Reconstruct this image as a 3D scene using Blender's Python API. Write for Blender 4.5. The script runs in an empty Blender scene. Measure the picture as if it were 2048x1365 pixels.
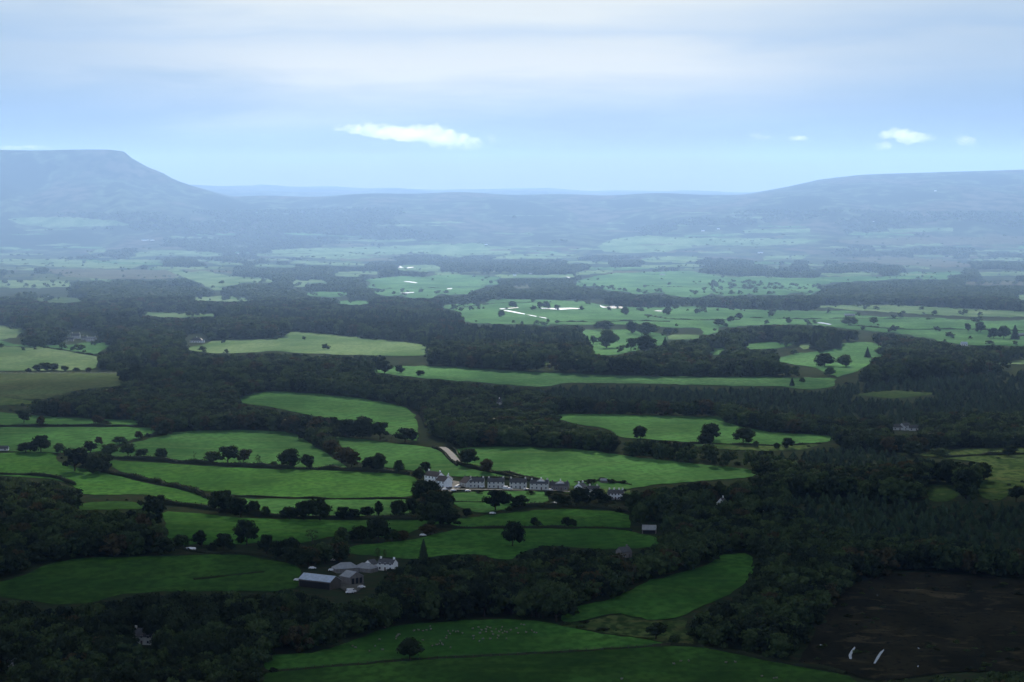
import bpy, bmesh, math, random
import numpy as np
from mathutils import Vector, Matrix
from mathutils.geometry import delaunay_2d_cdt

random.seed(7)
RNG = np.random.default_rng(11)
SC = bpy.context.scene
COL = SC.collection
PI = math.pi

# ------------------------------------------------------------------ camera
CAM_Z = 220.0
F = 4818.0                       # focal length in photograph pixels (2048 wide)
PITCH = math.radians(3.68)
CP, SP = math.cos(PITCH), math.sin(PITCH)


def sstep(a, b, t):
    k = np.clip((t - a) / (b - a), 0, 1)
    return k * k * (3 - 2 * k)


def elev(y):                     # elevation angle (tan) seen at a picture row
    return np.tan(np.arctan((682.5 - y) / F) - PITCH)


# skylines: azimuth column -> row
RIDGE = np.array([(-900, 372), (200, 371), (380, 370), (480, 371), (560, 374), (700, 377), (790, 376), (860, 380), (950, 383), (1020, 380), (1100, 379),
                  (1200, 382), (1300, 384), (1400, 384), (1500, 385), (1700, 384), (2950, 380)], float)
MESA = np.array([(-900, 318), (-300, 303), (0, 300), (60, 301), (100, 300.6), (180, 299), (225, 299.6), (250, 303), (258, 312), (300, 336), (328, 346),
                 (334, 352), (362, 364), (400, 377), (440, 390), (520, 412), (640, 450), (760, 500), (2950, 520)], float)
HILL = np.array([(-900, 520), (1150, 470), (1300, 430), (1420, 402), (1500, 389), (1560, 377), (1640, 359), (1720, 350), (1800, 347), (1900, 344),
                 (2000, 341), (2060, 339), (2400, 334), (2950, 338)], float)


def hgt(x, y):
    x = np.asarray(x, float); y = np.asarray(y, float)
    ys = np.maximum(y, 300.0)
    u = np.clip(1024 + F * x / ys, -900, 2950)
    base = -95 * (.55 * sstep(1900, 7000, y) + .45 * sstep(4500, 11000, y))
    t = np.clip((950 - y) / 950, 0, 1)
    near = 218 * t ** 1.6
    near = np.where(y < 0, 218 - 0.02 * np.minimum(-y, 800), near)
    zr = CAM_Z + 24000 * elev(np.interp(u, RIDGE[:, 0], RIDGE[:, 1]) + 1.1 * np.sin(u / 57) + .8 * np.sin(u / 23 + 1))
    base = base + (zr + 95) * (0.5 * sstep(10500, 21000, y) + 0.5 * sstep(13500, 24000, y))
    # slow swells of the land
    a1 = sstep(900, 1500, y) * (1 - 0.5 * sstep(3500, 5500, y))
    w = 1.7 * np.sin(x / 120 + 0.8 + 0.4 * np.sin(y / 400)) * np.cos(y / 170 + 0.5) + 1.3 * np.sin(x / 71 - y / 150 + 2.0) + 1.0 * np.sin(y / 95 + x / 260)
    w2 = np.sin(x / 420 + y / 700 + 1.0) * np.cos(y / 610 + 0.3) + 0.6 * np.sin(x / 260 - y / 480)
    a2 = sstep(3500, 5000, y) * 2.5 + sstep(10500, 14000, y) * (1 - .75 * sstep(19500, 22500, y)) * 26
    flat_top = 1 - np.maximum(sstep(11800, 14500, y) * (u < 520), sstep(12000, 16000, y) * (u > 1450))
    z = base + near + a1 * w + a2 * w2 * flat_top
    # folded moor ridge closing the valley head
    zc = CAM_Z + 16000 * elev(388 + 2.2 * np.sin(u / 83 + .6) + 1.6 * np.sin(u / 31) + 5 * (np.abs(u - 1000) / 520) ** 2)
    sc_ = np.clip(sstep(11300, 16000, y) + .05 * np.sin(u / 44 + y / 900) * sstep(11300, 13500, y) * (1 - sstep(14500, 16000, y)), 0, 1) * (1 - .6 * sstep(16200, 19000, y))
    z = z + np.maximum(zc - z, 0) * sc_
    # table hill
    zm = CAM_Z + 15000 * elev(np.interp(u, MESA[:, 0], MESA[:, 1]))
    tm = np.clip((y - 11800) / 3200, 0, 1)
    gul = 0.05 * np.sin(u / 17.0 + 1.3 * np.sin(u / 41)) * tm * (1 - tm) * 4
    sm = np.clip(0.62 * tm ** 1.5 + 0.38 * sstep(0.78, 1.0, tm) + gul * 0.5, 0, 1) * (1 - sstep(19000, 23000, y))
    z = z + np.maximum(zm - z, 0) * sm
    zh = CAM_Z + 16500 * elev(np.interp(u, HILL[:, 0], HILL[:, 1]))
    th = np.clip((y - 10600) / 5900, 0, 1)
    sh = np.clip(th ** 1.35 + 0.03 * np.sin(u / 29 + y / 300) * th * (1 - th) * 4, 0, 1) * (1 - sstep(19000, 23000, y))
    z = z + np.maximum(zh - z, 0) * sh
    return z


def to_px(x, y, z):
    dz = z - CAM_Z
    dep = y * CP - dz * SP
    return 1024 + F * x / dep, 682.5 - F * (y * SP + dz * CP) / dep


_R = np.concatenate([np.arange(500, 3000, 8.0), np.arange(3000, 7000, 16.0), np.arange(7000, 26000, 40.0)])


def at(px, py):
    """pixel of the photograph -> point of the land seen there"""
    a = (px - 1024) / F
    b = (682.5 - py) / F
    dy = CP + b * SP
    dx, dz = a / dy, (-SP + b * CP) / dy
    below = (CAM_Z + dz * _R) - hgt(dx * _R, _R) < 0
    if not below.any():
        r = 22500.0
    else:
        i = int(np.argmax(below))
        lo, hi = _R[max(i - 1, 0)], _R[i]
        for _ in range(14):
            m = 0.5 * (lo + hi)
            if CAM_Z + dz * m - float(hgt(dx * m, m)) < 0: hi = m
            else: lo = m
        r = 0.5 * (lo + hi)
    x = dx * r
    return Vector((x, r, float(hgt(x, r))))


def mpp(p):                      # metres per picture pixel at a point
    return p.y / F


# ------------------------------------------------------------------ materials
def new_mat(name):
    m = bpy.data.materials.new(name); m.use_nodes = True
    nt = m.node_tree; nt.nodes.clear()
    out = nt.nodes.new('ShaderNodeOutputMaterial')
    return m, nt, out


def N(nt, t, **kw):
    n = nt.nodes.new(t)
    for k, v in kw.items():
        if k in n.inputs.keys(): n.inputs[k].default_value = v
        else: setattr(n, k, v)
    return n


def mixc(nt, fac, a, b, mode='MIX'):
    n = nt.nodes.new('ShaderNodeMix'); n.data_type = 'RGBA'; n.blend_type = mode
    for s, v in ((n.inputs[0], fac), (n.inputs[6], a), (n.inputs[7], b)):
        if hasattr(v, 'links') or hasattr(v, 'is_linked'): nt.links.new(v, s)
        elif isinstance(v, (int, float)): s.default_value = v
        else: s.default_value = (*v, 1)
    return n.outputs[2]


def ramp(nt, src, stops):
    r = nt.nodes.new('ShaderNodeValToRGB')
    e = r.color_ramp.elements
    while len(e) < len(stops): e.new(0.5)
    for el, (p, c) in zip(e, stops):
        el.position = p; el.color = (*c, 1) if len(c) == 3 else c
    nt.links.new(src, r.inputs[0])
    return r.outputs[0]


def grey(nt, src, lo, hi):
    m = nt.nodes.new('ShaderNodeMapRange'); m.inputs[1].default_value = lo; m.inputs[2].default_value = hi
    nt.links.new(src, m.inputs[0]); return m.outputs[0]


def wnoise(nt, scale, detail=3, stretch=(1, 1, 1), rot=0.0, dist=0.0):
    g = nt.nodes.new('ShaderNodeNewGeometry')
    mp = nt.nodes.new('ShaderNodeMapping'); mp.inputs['Scale'].default_value = stretch; mp.inputs['Rotation'].default_value = (0, 0, rot)
    nt.links.new(g.outputs['Position'], mp.inputs[0])
    n = N(nt, 'ShaderNodeTexNoise', Scale=scale, Detail=detail, Distortion=dist)
    nt.links.new(mp.outputs[0], n.inputs['Vector'])
    return n.outputs['Fac']


def ground_mat(name, c1, c2, c3, rot=0.3, streak=0.5, rough_patch=0.4, sheen=0.025):
    """grass or heath: three colours mixed by broad patches, streaks along the field and fine tufts"""
    m, nt, out = new_mat(name)
    broad = grey(nt, wnoise(nt, 0.010, 5, (1, .4, 1), rot), .40, .60)
    col = mixc(nt, broad, tuple(.66 * v for v in c1), tuple(1.26 * v for v in c2))
    st = grey(nt, wnoise(nt, 0.07, 4, (0.2, 1, 1), rot, 0.8), .44, .66)
    ml = nt.nodes.new('ShaderNodeMath'); ml.operation = 'MULTIPLY'; ml.inputs[1].default_value = streak; nt.links.new(st, ml.inputs[0])
    col = mixc(nt, ml.outputs[0], col, c3)
    for sc, lo, hi, k in ((.016, .56, .68, .9), (.05, .50, .64, .8), (.2, .44, .60, 1.5)):
        tuft = grey(nt, wnoise(nt, sc, 5, (1, .6, 1), rot + 1 + sc), lo, hi)
        ml2 = nt.nodes.new('ShaderNodeMath'); ml2.operation = 'MULTIPLY'; ml2.inputs[1].default_value = min(.9, rough_patch * k); nt.links.new(tuft, ml2.inputs[0])
        col = mixc(nt, ml2.outputs[0], col, tuple(0.42 * v for v in c1))
    gp = nt.nodes.new('ShaderNodeNewGeometry'); mp = nt.nodes.new('ShaderNodeMapping'); mp.inputs['Rotation'].default_value = (0, 0, rot + .5)
    nt.links.new(gp.outputs['Position'], mp.inputs[0])
    wv = N(nt, 'ShaderNodeTexWave', Scale=.022, Distortion=2.5, Detail=2.0); wv.inputs['Detail Scale'].default_value = .4; nt.links.new(mp.outputs[0], wv.inputs['Vector'])
    ml3 = nt.nodes.new('ShaderNodeMath'); ml3.operation = 'MULTIPLY'; ml3.inputs[1].default_value = .22; nt.links.new(grey(nt, wv.outputs[1], .72, .98), ml3.inputs[0])
    col = mixc(nt, ml3.outputs[0], col, tuple(.5 * v for v in c1))
    d = N(nt, 'ShaderNodeBsdfDiffuse'); nt.links.new(col, d.inputs[0])
    g = N(nt, 'ShaderNodeBsdfGlossy', Roughness=.62); gc = mixc(nt, .6, col, (.20, .45, .18)); nt.links.new(gc, g.inputs[0])
    mx = N(nt, 'ShaderNodeMixShader', Fac=sheen); nt.links.new(d.outputs[0], mx.inputs[1]); nt.links.new(g.outputs[0], mx.inputs[2])
    nt.links.new(mx.outputs[0], out.inputs[0])
    return m


def felled_mat():
    """dark brash with tan flecks of dead grass"""
    m, nt, out = new_mat('felled_ground')
    col = mixc(nt, grey(nt, wnoise(nt, .03, 5, (1, .5, 1), .3), .4, .6), (.017, .018, .011), (.032, .030, .017))
    fl = grey(nt, wnoise(nt, .06, 6, (.8, 1, 1), -.35, 1.2), .55, .74)
    col = mixc(nt, fl, col, (.080, .066, .036))
    fl2 = grey(nt, wnoise(nt, .35, 4, (1, .6, 1)), .55, .7)
    col = mixc(nt, fl2, col, (.012, .012, .008))
    d = N(nt, 'ShaderNodeBsdfDiffuse'); nt.links.new(col, d.inputs[0]); nt.links.new(d.outputs[0], out.inputs[0])
    return m


def leaf_mat(name, c1, c2, c3, trans=0.3, gloss=0.12):
    m, nt, out = new_mat(name)
    oi = nt.nodes.new('ShaderNodeObjectInfo')
    tc = nt.nodes.new('ShaderNodeTexCoord')
    n = N(nt, 'ShaderNodeTexNoise', Scale=5.0, Detail=3.0); nt.links.new(tc.outputs['Object'], n.inputs['Vector'])
    col = mixc(nt, oi.outputs['Random'], c1, c2)
    col = mixc(nt, grey(nt, n.outputs['Fac'], .45, .7), col, c3)
    d = N(nt, 'ShaderNodeBsdfDiffuse'); t = N(nt, 'ShaderNodeBsdfTranslucent'); g = N(nt, 'ShaderNodeBsdfGlossy', Roughness=0.5)
    g.inputs[0].default_value = (.5, .55, .5, 1)
    nt.links.new(col, d.inputs[0]); nt.links.new(col, t.inputs[0])
    m1 = N(nt, 'ShaderNodeMixShader', Fac=trans); nt.links.new(d.outputs[0], m1.inputs[1]); nt.links.new(t.outputs[0], m1.inputs[2])
    m2 = N(nt, 'ShaderNodeMixShader', Fac=gloss * 0.15); nt.links.new(m1.outputs[0], m2.inputs[1]); nt.links.new(g.outputs[0], m2.inputs[2])
    nt.links.new(m2.outputs[0], out.inputs[0])
    return m


def plain_mat(name, c, rough=0.7, spec=0.3, var=0.25, scale=0.8, metal=0.0):
    m, nt, out = new_mat(name)
    f = wnoise(nt, scale, 4, (1, 1, .4))
    col = mixc(nt, grey(nt, f, .35, .7), c, tuple(v * (1 - var) for v in c))
    p = N(nt, 'ShaderNodeBsdfPrincipled', Roughness=rough, Metallic=metal); p.inputs['Specular IOR Level'].default_value = spec
    nt.links.new(col, p.inputs['Base Color']); nt.links.new(p.outputs[0], out.inputs[0])
    return m


def slat_mat(name, c, rough, spec, period, axis_rot=0.0):
    """corrugated sheet or roof courses"""
    m, nt, out = new_mat(name)
    tc = nt.nodes.new('ShaderNodeTexCoord')
    wv = N(nt, 'ShaderNodeTexWave', Scale=period, Distortion=0.3); wv.bands_direction = 'X'
    mp = nt.nodes.new('ShaderNodeMapping'); mp.inputs['Rotation'].default_value = (0, 0, axis_rot)
    nt.links.new(tc.outputs['Object'], mp.inputs[0]); nt.links.new(mp.outputs[0], wv.inputs['Vector'])
    n = N(nt, 'ShaderNodeTexNoise', Scale=0.6, Detail=4.0); nt.links.new(tc.outputs['Object'], n.inputs['Vector'])
    col = mixc(nt, grey(nt, n.outputs['Fac'], .35, .7), c, tuple(v * .7 for v in c))
    p = N(nt, 'ShaderNodeBsdfPrincipled', Roughness=rough); p.inputs['Specular IOR Level'].default_value = spec
    b = N(nt, 'ShaderNodeBump', Strength=0.25, Distance=0.05); nt.links.new(wv.outputs[1], b.inputs['Height']); nt.links.new(b.outputs[0], p.inputs['Normal'])
    nt.links.new(col, p.inputs['Base Color']); nt.links.new(p.outputs[0], out.inputs[0])
    return m


G = {
    'deep': ground_mat('grass_deep', (0.034, 0.089, 0.019), (0.047, 0.118, 0.022), (0.065, 0.126, 0.025), .25, .5, .35),
    'green': ground_mat('grass_green', (0.047, 0.140, 0.027), (0.061, 0.167, 0.031), (0.093, 0.167, 0.036), .15, .45, .35),
    'bright': ground_mat('grass_bright', (0.060, 0.163, 0.045), (0.075, 0.189, 0.050), (0.119, 0.190, 0.065), .1, .5, .3),
    'meadow': ground_mat('grass_meadow', (0.050, 0.144, 0.051), (0.075, 0.167, 0.061), (0.120, 0.174, 0.087), .05, .6, .35),
    'pale': ground_mat('grass_pale', (0.095, 0.175, 0.071), (0.125, 0.175, 0.087), (0.150, 0.175, 0.092), .1, .5, .3),
    'rough': ground_mat('grass_rough', (0.050, 0.098, 0.028), (0.081, 0.111, 0.036), (0.106, 0.098, 0.040), .2, .7, .6),
    'moor': ground_mat('grass_moor', (.072, .090, .038), (.052, .078, .032), (.090, .074, .038), .1, .8, .5),
    'heath': ground_mat('heath_far', (.10, .085, .060), (.085, .085, .055), (.12, .085, .06), .1, .8, .5),
    'clear': felled_mat(),
}
LAND = ground_mat('land', (.022, .042, .018), (.032, .050, .022), (.050, .048, .026), .1, .5, .6)
FARLAND, nt, out = new_mat('far_hillside')
_vor = None


def build_land():
    """the whole valley floor: woodland floor near by, a patchwork of woods, heath and pasture on the far slopes"""
    m, nt, out = new_mat('valley_land')
    f = wnoise(nt, 0.02, 4, (1, .5, 1))
    near = mixc(nt, grey(nt, f, .35, .65), (.020, .034, .016), (.034, .050, .022))
    near = mixc(nt, grey(nt, wnoise(nt, .15, 4), .45, .7), near, (.050, .046, .026))
    pat = wnoise(nt, 0.0022, 5, (1, .4, 1), .2)
    far = ramp(nt, pat, [(.38, (.018, .030, .018)), (.46, (.032, .046, .026)), (.50, (.080, .108, .055)), (.55, (.045, .062, .032)), (.60, (.085, .078, .052))])
    far = mixc(nt, grey(nt, wnoise(nt, .012, 5, (1, .6, 1)), .42, .62), far, (.024, .034, .020))
    g = nt.nodes.new('ShaderNodeNewGeometry'); s = nt.nodes.new('ShaderNodeSeparateXYZ'); nt.links.new(g.outputs['Position'], s.inputs[0])
    k = nt.nodes.new('ShaderNodeMapRange'); k.inputs[1].default_value = 6500; k.inputs[2].default_value = 9500; nt.links.new(s.outputs[1], k.inputs[0])
    col = mixc(nt, k.outputs[0], near, far)
    d = N(nt, 'ShaderNodeBsdfDiffuse'); nt.links.new(col, d.inputs[0]); nt.links.new(d.outputs[0], out.inputs[0])
    return m


bpy.data.materials.remove(FARLAND); bpy.data.materials.remove(LAND)
LEAF = leaf_mat('leaves_green', (.020, .042, .015), (.066, .104, .032), (.068, .094, .032))
LEAFD = leaf_mat('leaves_dark', (.008, .016, .007), (.032, .050, .018), (.030, .044, .016))
LEAFA = leaf_mat('leaves_autumn', (.060, .048, .020), (.045, .046, .018), (.085, .062, .022))
LEAFC = leaf_mat('needles', (.011, .023, .014), (.032, .055, .028), (.030, .048, .022), .15)
LEAFP = leaf_mat('needles_young', (.030, .058, .028), (.050, .086, .040), (.048, .076, .034), .15)
LEAFH = leaf_mat('hedge_leaves', (.018, .030, .012), (.030, .044, .016), (.040, .038, .018))
BARK = plain_mat('bark', (.045, .036, .028), .9, .1)
WHITE = plain_mat('white_render', (.86, .88, .88), .75, .25, .12)
CREAM = plain_mat('grey_render', (.62, .63, .60), .8, .2, .2)
STONE = plain_mat('stone_wall', (.22, .21, .20), .85, .2, .35)
SLATE = slat_mat('slate_roof', (.055, .058, .066), .55, .45, 6)
BROWNROOF = slat_mat('brown_tiles', (.10, .075, .065), .7, .35, 6)
TIN = slat_mat('pale_sheet_roof', (.42, .50, .60), .38, .6, 3)
GREYTIN = slat_mat('grey_sheet_roof', (.26, .28, .30), .45, .5, 3)
GLASS = plain_mat('window_glass', (.03, .035, .045), .12, .6, .1)
FRAMEM = plain_mat('frame_white', (.6, .62, .64), .5, .4, .1)
DOORM = plain_mat('door_paint', (.10, .07, .06), .6, .4, .2)
DARKM = plain_mat('dark_opening', (.02, .02, .02), .8, .1, .2)
CARW = plain_mat('car_white', (.75, .76, .78), .22, .7, .05)
CARD = plain_mat('car_dark', (.05, .06, .08), .22, .7, .05)
TYRE = plain_mat('tyre', (.02, .02, .02), .9, .1)
ROADM = plain_mat('road_asphalt', (.09, .09, .088), .8, .15, .35, .3)
YARDM = plain_mat('yard_concrete', (.10, .098, .08), .85, .1, .5, .15)
WOODM = plain_mat('weathered_wood', (.10, .09, .075), .85, .2)
WOOL = plain_mat('fleece', (.21, .20, .18), .95, .1, .2, 4)
SKINM = plain_mat('sheep_face', (.05, .045, .04), .9, .1)


def water_mat():
    m, nt, out = new_mat('river_water')
    p = N(nt, 'ShaderNodeBsdfPrincipled', Roughness=0.16); p.inputs['Base Color'].default_value = (.02, .03, .035, 1); p.inputs['IOR'].default_value = 1.333
    b = N(nt, 'ShaderNodeBump', Strength=0.12, Distance=0.06)
    nt.links.new(wnoise(nt, .9, 2, (1, .5, 1)), b.inputs['Height']); nt.links.new(b.outputs[0], p.inputs['Normal'])
    nt.links.new(p.outputs[0], out.inputs[0])
    return m


WATER = water_mat()


# ------------------------------------------------------------------ object helpers
def mesh_obj(name, verts, faces, mat, parent=None, smooth=False):
    me = bpy.data.meshes.new(name)
    me.from_pydata([tuple(v) for v in verts], [], faces)
    for m in (mat if isinstance(mat, (list, tuple)) else [mat]): me.materials.append(m)
    if smooth: me.polygons.foreach_set('use_smooth', [True] * len(me.polygons))
    me.update()
    o = bpy.data.objects.new(name, me); COL.objects.link(o)
    if parent is not None: o.parent = parent
    return o


def link(name, me, parent=None):
    o = bpy.data.objects.new(name, me); COL.objects.link(o)
    if parent is not None: o.parent = parent
    return o


def tag(o, label=None, cat=None, group=None, kind=None):
    if label: o['label'] = label
    if cat: o['category'] = cat
    if group: o['group'] = group
    if kind: o['kind'] = kind
    return o


def thing(name, loc, rz, label, cat, group=None):
    o = bpy.data.objects.new(name, None); COL.objects.link(o)
    o.location = loc; o.rotation_euler = (0, 0, rz); o.empty_display_size = 1
    return tag(o, label, cat, group)


class MB:
    """collects boxes, bars and prisms into one mesh"""
    def __init__(s): s.v = []; s.f = []
    def add(s, v, f):
        n = len(s.v); s.v += [tuple(p) for p in v]; s.f += [tuple(i + n for i in q) for q in f]; return s
    def box(s, x0, x1, y0, y1, z0, z1):
        return s.add([(x0, y0, z0), (x1, y0, z0), (x1, y1, z0), (x0, y1, z0), (x0, y0, z1), (x1, y0, z1), (x1, y1, z1), (x0, y1, z1)],
                     [(3, 2, 1, 0), (4, 5, 6, 7), (0, 1, 5, 4), (1, 2, 6, 5), (2, 3, 7, 6), (3, 0, 4, 7)])
    def tube(s, pts, rad, n=6):
        pts = [Vector(p) for p in pts]; rings = []
        for i, p in enumerate(pts):
            d = (pts[min(i + 1, len(pts) - 1)] - pts[max(i - 1, 0)]).normalized()
            a = d.orthogonal().normalized(); b = d.cross(a)
            rings.append([p + rad[i] * (a * math.cos(2 * PI * k / n) + b * math.sin(2 * PI * k / n)) for k in range(n)])
        v = [q for r in rings for q in r]
        f = [(i * n + k, i * n + (k + 1) % n, (i + 1) * n + (k + 1) % n, (i + 1) * n + k) for i in range(len(pts) - 1) for k in range(n)]
        f += [tuple(range(n))[::-1], tuple((len(pts) - 1) * n + k for k in range(n))]
        return s.add(v, f)
    def build(s, name, mat, parent=None): return mesh_obj(name, s.v, s.f, mat, parent)


def densify(poly, step, closed=True):
    out = []
    n = len(poly)
    for i in range(n if closed else n - 1):
        a, b = poly[i], poly[(i + 1) % n]
        L = math.hypot(b[0] - a[0], (b[1] - a[1]) * 3)
        k = max(1, int(L / step))
        for j in range(k): out.append((a[0] + (b[0] - a[0]) * j / k, a[1] + (b[1] - a[1]) * j / k))
    if not closed: out.append(poly[-1])
    return out


def smooth_poly(poly, closed=True):
    """one round of corner cutting: field corners are not razor sharp"""
    out = []
    n = len(poly)
    for i in range(n if closed else n - 1):
        a, b = poly[i], poly[(i + 1) % n]
        out += [(a[0] * .82 + b[0] * .18, a[1] * .82 + b[1] * .18), (a[0] * .18 + b[0] * .82, a[1] * .18 + b[1] * .82)]
    if not closed: out = [poly[0]] + out[1:-1] + [poly[-1]]
    return out


def drape(name, poly, mat, off=0.3, kind='structure', soft=True):
    """a sheet of grass, water or road lying on the land"""
    if soft and poly[0][1] > 600: poly = smooth_poly(poly)
    dp = densify(poly, 14 if poly[0][1] > 660 else 9)
    if soft:
        j = 1.0 if poly[0][1] > 660 else 1.3
        dp = [(x + random.gauss(0, 2.0 * j), y + random.gauss(0, .55 * j)) for x, y in dp]
    w = [at(*p) for p in dp]
    pts = []
    for p in w:
        if not pts or (Vector(pts[-1]) - Vector((p.x, p.y))).length > 0.5: pts.append((p.x, p.y))
    if (Vector(pts[0]) - Vector(pts[-1])).length < 0.5: pts.pop()
    P = np.array(pts)
    x0, y0 = P.min(0); x1, y1 = P.max(0)
    step = max(14.0, 0.5 * (y0 + y1) / 130, (x1 - x0) / 90, (y1 - y0) / 90)
    gx, gy = np.meshgrid(np.arange(x0, x1, step), np.arange(y0, y1, step))
    q = np.c_[gx.ravel(), gy.ravel()] + RNG.uniform(-.2, .2, (gx.size, 2)) * step
    q = q[inside(P, q)]
    allp = [Vector(p) for p in pts] + [Vector(p) for p in q]
    n = len(pts)
    v, _e, f, *_ = delaunay_2d_cdt(allp, [(i, (i + 1) % n) for i in range(n)], [], 1, 1e-3)
    v = np.array([(p.x, p.y) for p in v])
    z = hgt(v[:, 0], v[:, 1]) + off * np.maximum(1, v[:, 1] / 2500)
    o = mesh_obj(name, np.c_[v, z].tolist(), [tuple(t) for t in f], mat, smooth=True)
    return tag(o, kind=kind)


def inside(P, q):
    """which of the points q lie inside the polygon P"""
    r = np.zeros(len(q), bool)
    j = len(P) - 1
    for i in range(len(P)):
        xi, yi = P[i]; xj, yj = P[j]
        if yi != yj:
            c = ((yi > q[:, 1]) != (yj > q[:, 1])) & (q[:, 0] < (xj - xi) * (q[:, 1] - yi) / (yj - yi) + xi)
            r ^= c
        j = i
    return r


# ------------------------------------------------------------------ the land
def build_terrain():
    ys = np.concatenate([np.arange(-700, 900, 40.0), np.arange(900, 3000, 20.0), np.arange(3000, 7000, 40.0), np.arange(7000, 26501, 70.0)])
    t = np.linspace(-1, 1, 241)
    hw = 500 + 0.36 * np.maximum(ys, 0)
    X = t[None, :] * hw[:, None]; Y = np.repeat(ys[:, None], t.size, 1)
    Z = hgt(X, Y)
    V = np.stack([X, Y, Z], -1).reshape(-1, 3)
    ny, nx = X.shape
    i = (np.arange(ny - 1)[:, None] * nx + np.arange(nx - 1)[None, :]).ravel()
    Fc = np.stack([i, i + 1, i + nx + 1, i + nx], -1)
    o = mesh_obj('ground', V.tolist(), Fc.tolist(), build_land(), smooth=True)
    return tag(o, kind='structure'), V


GROUND, GV = build_terrain()

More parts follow.
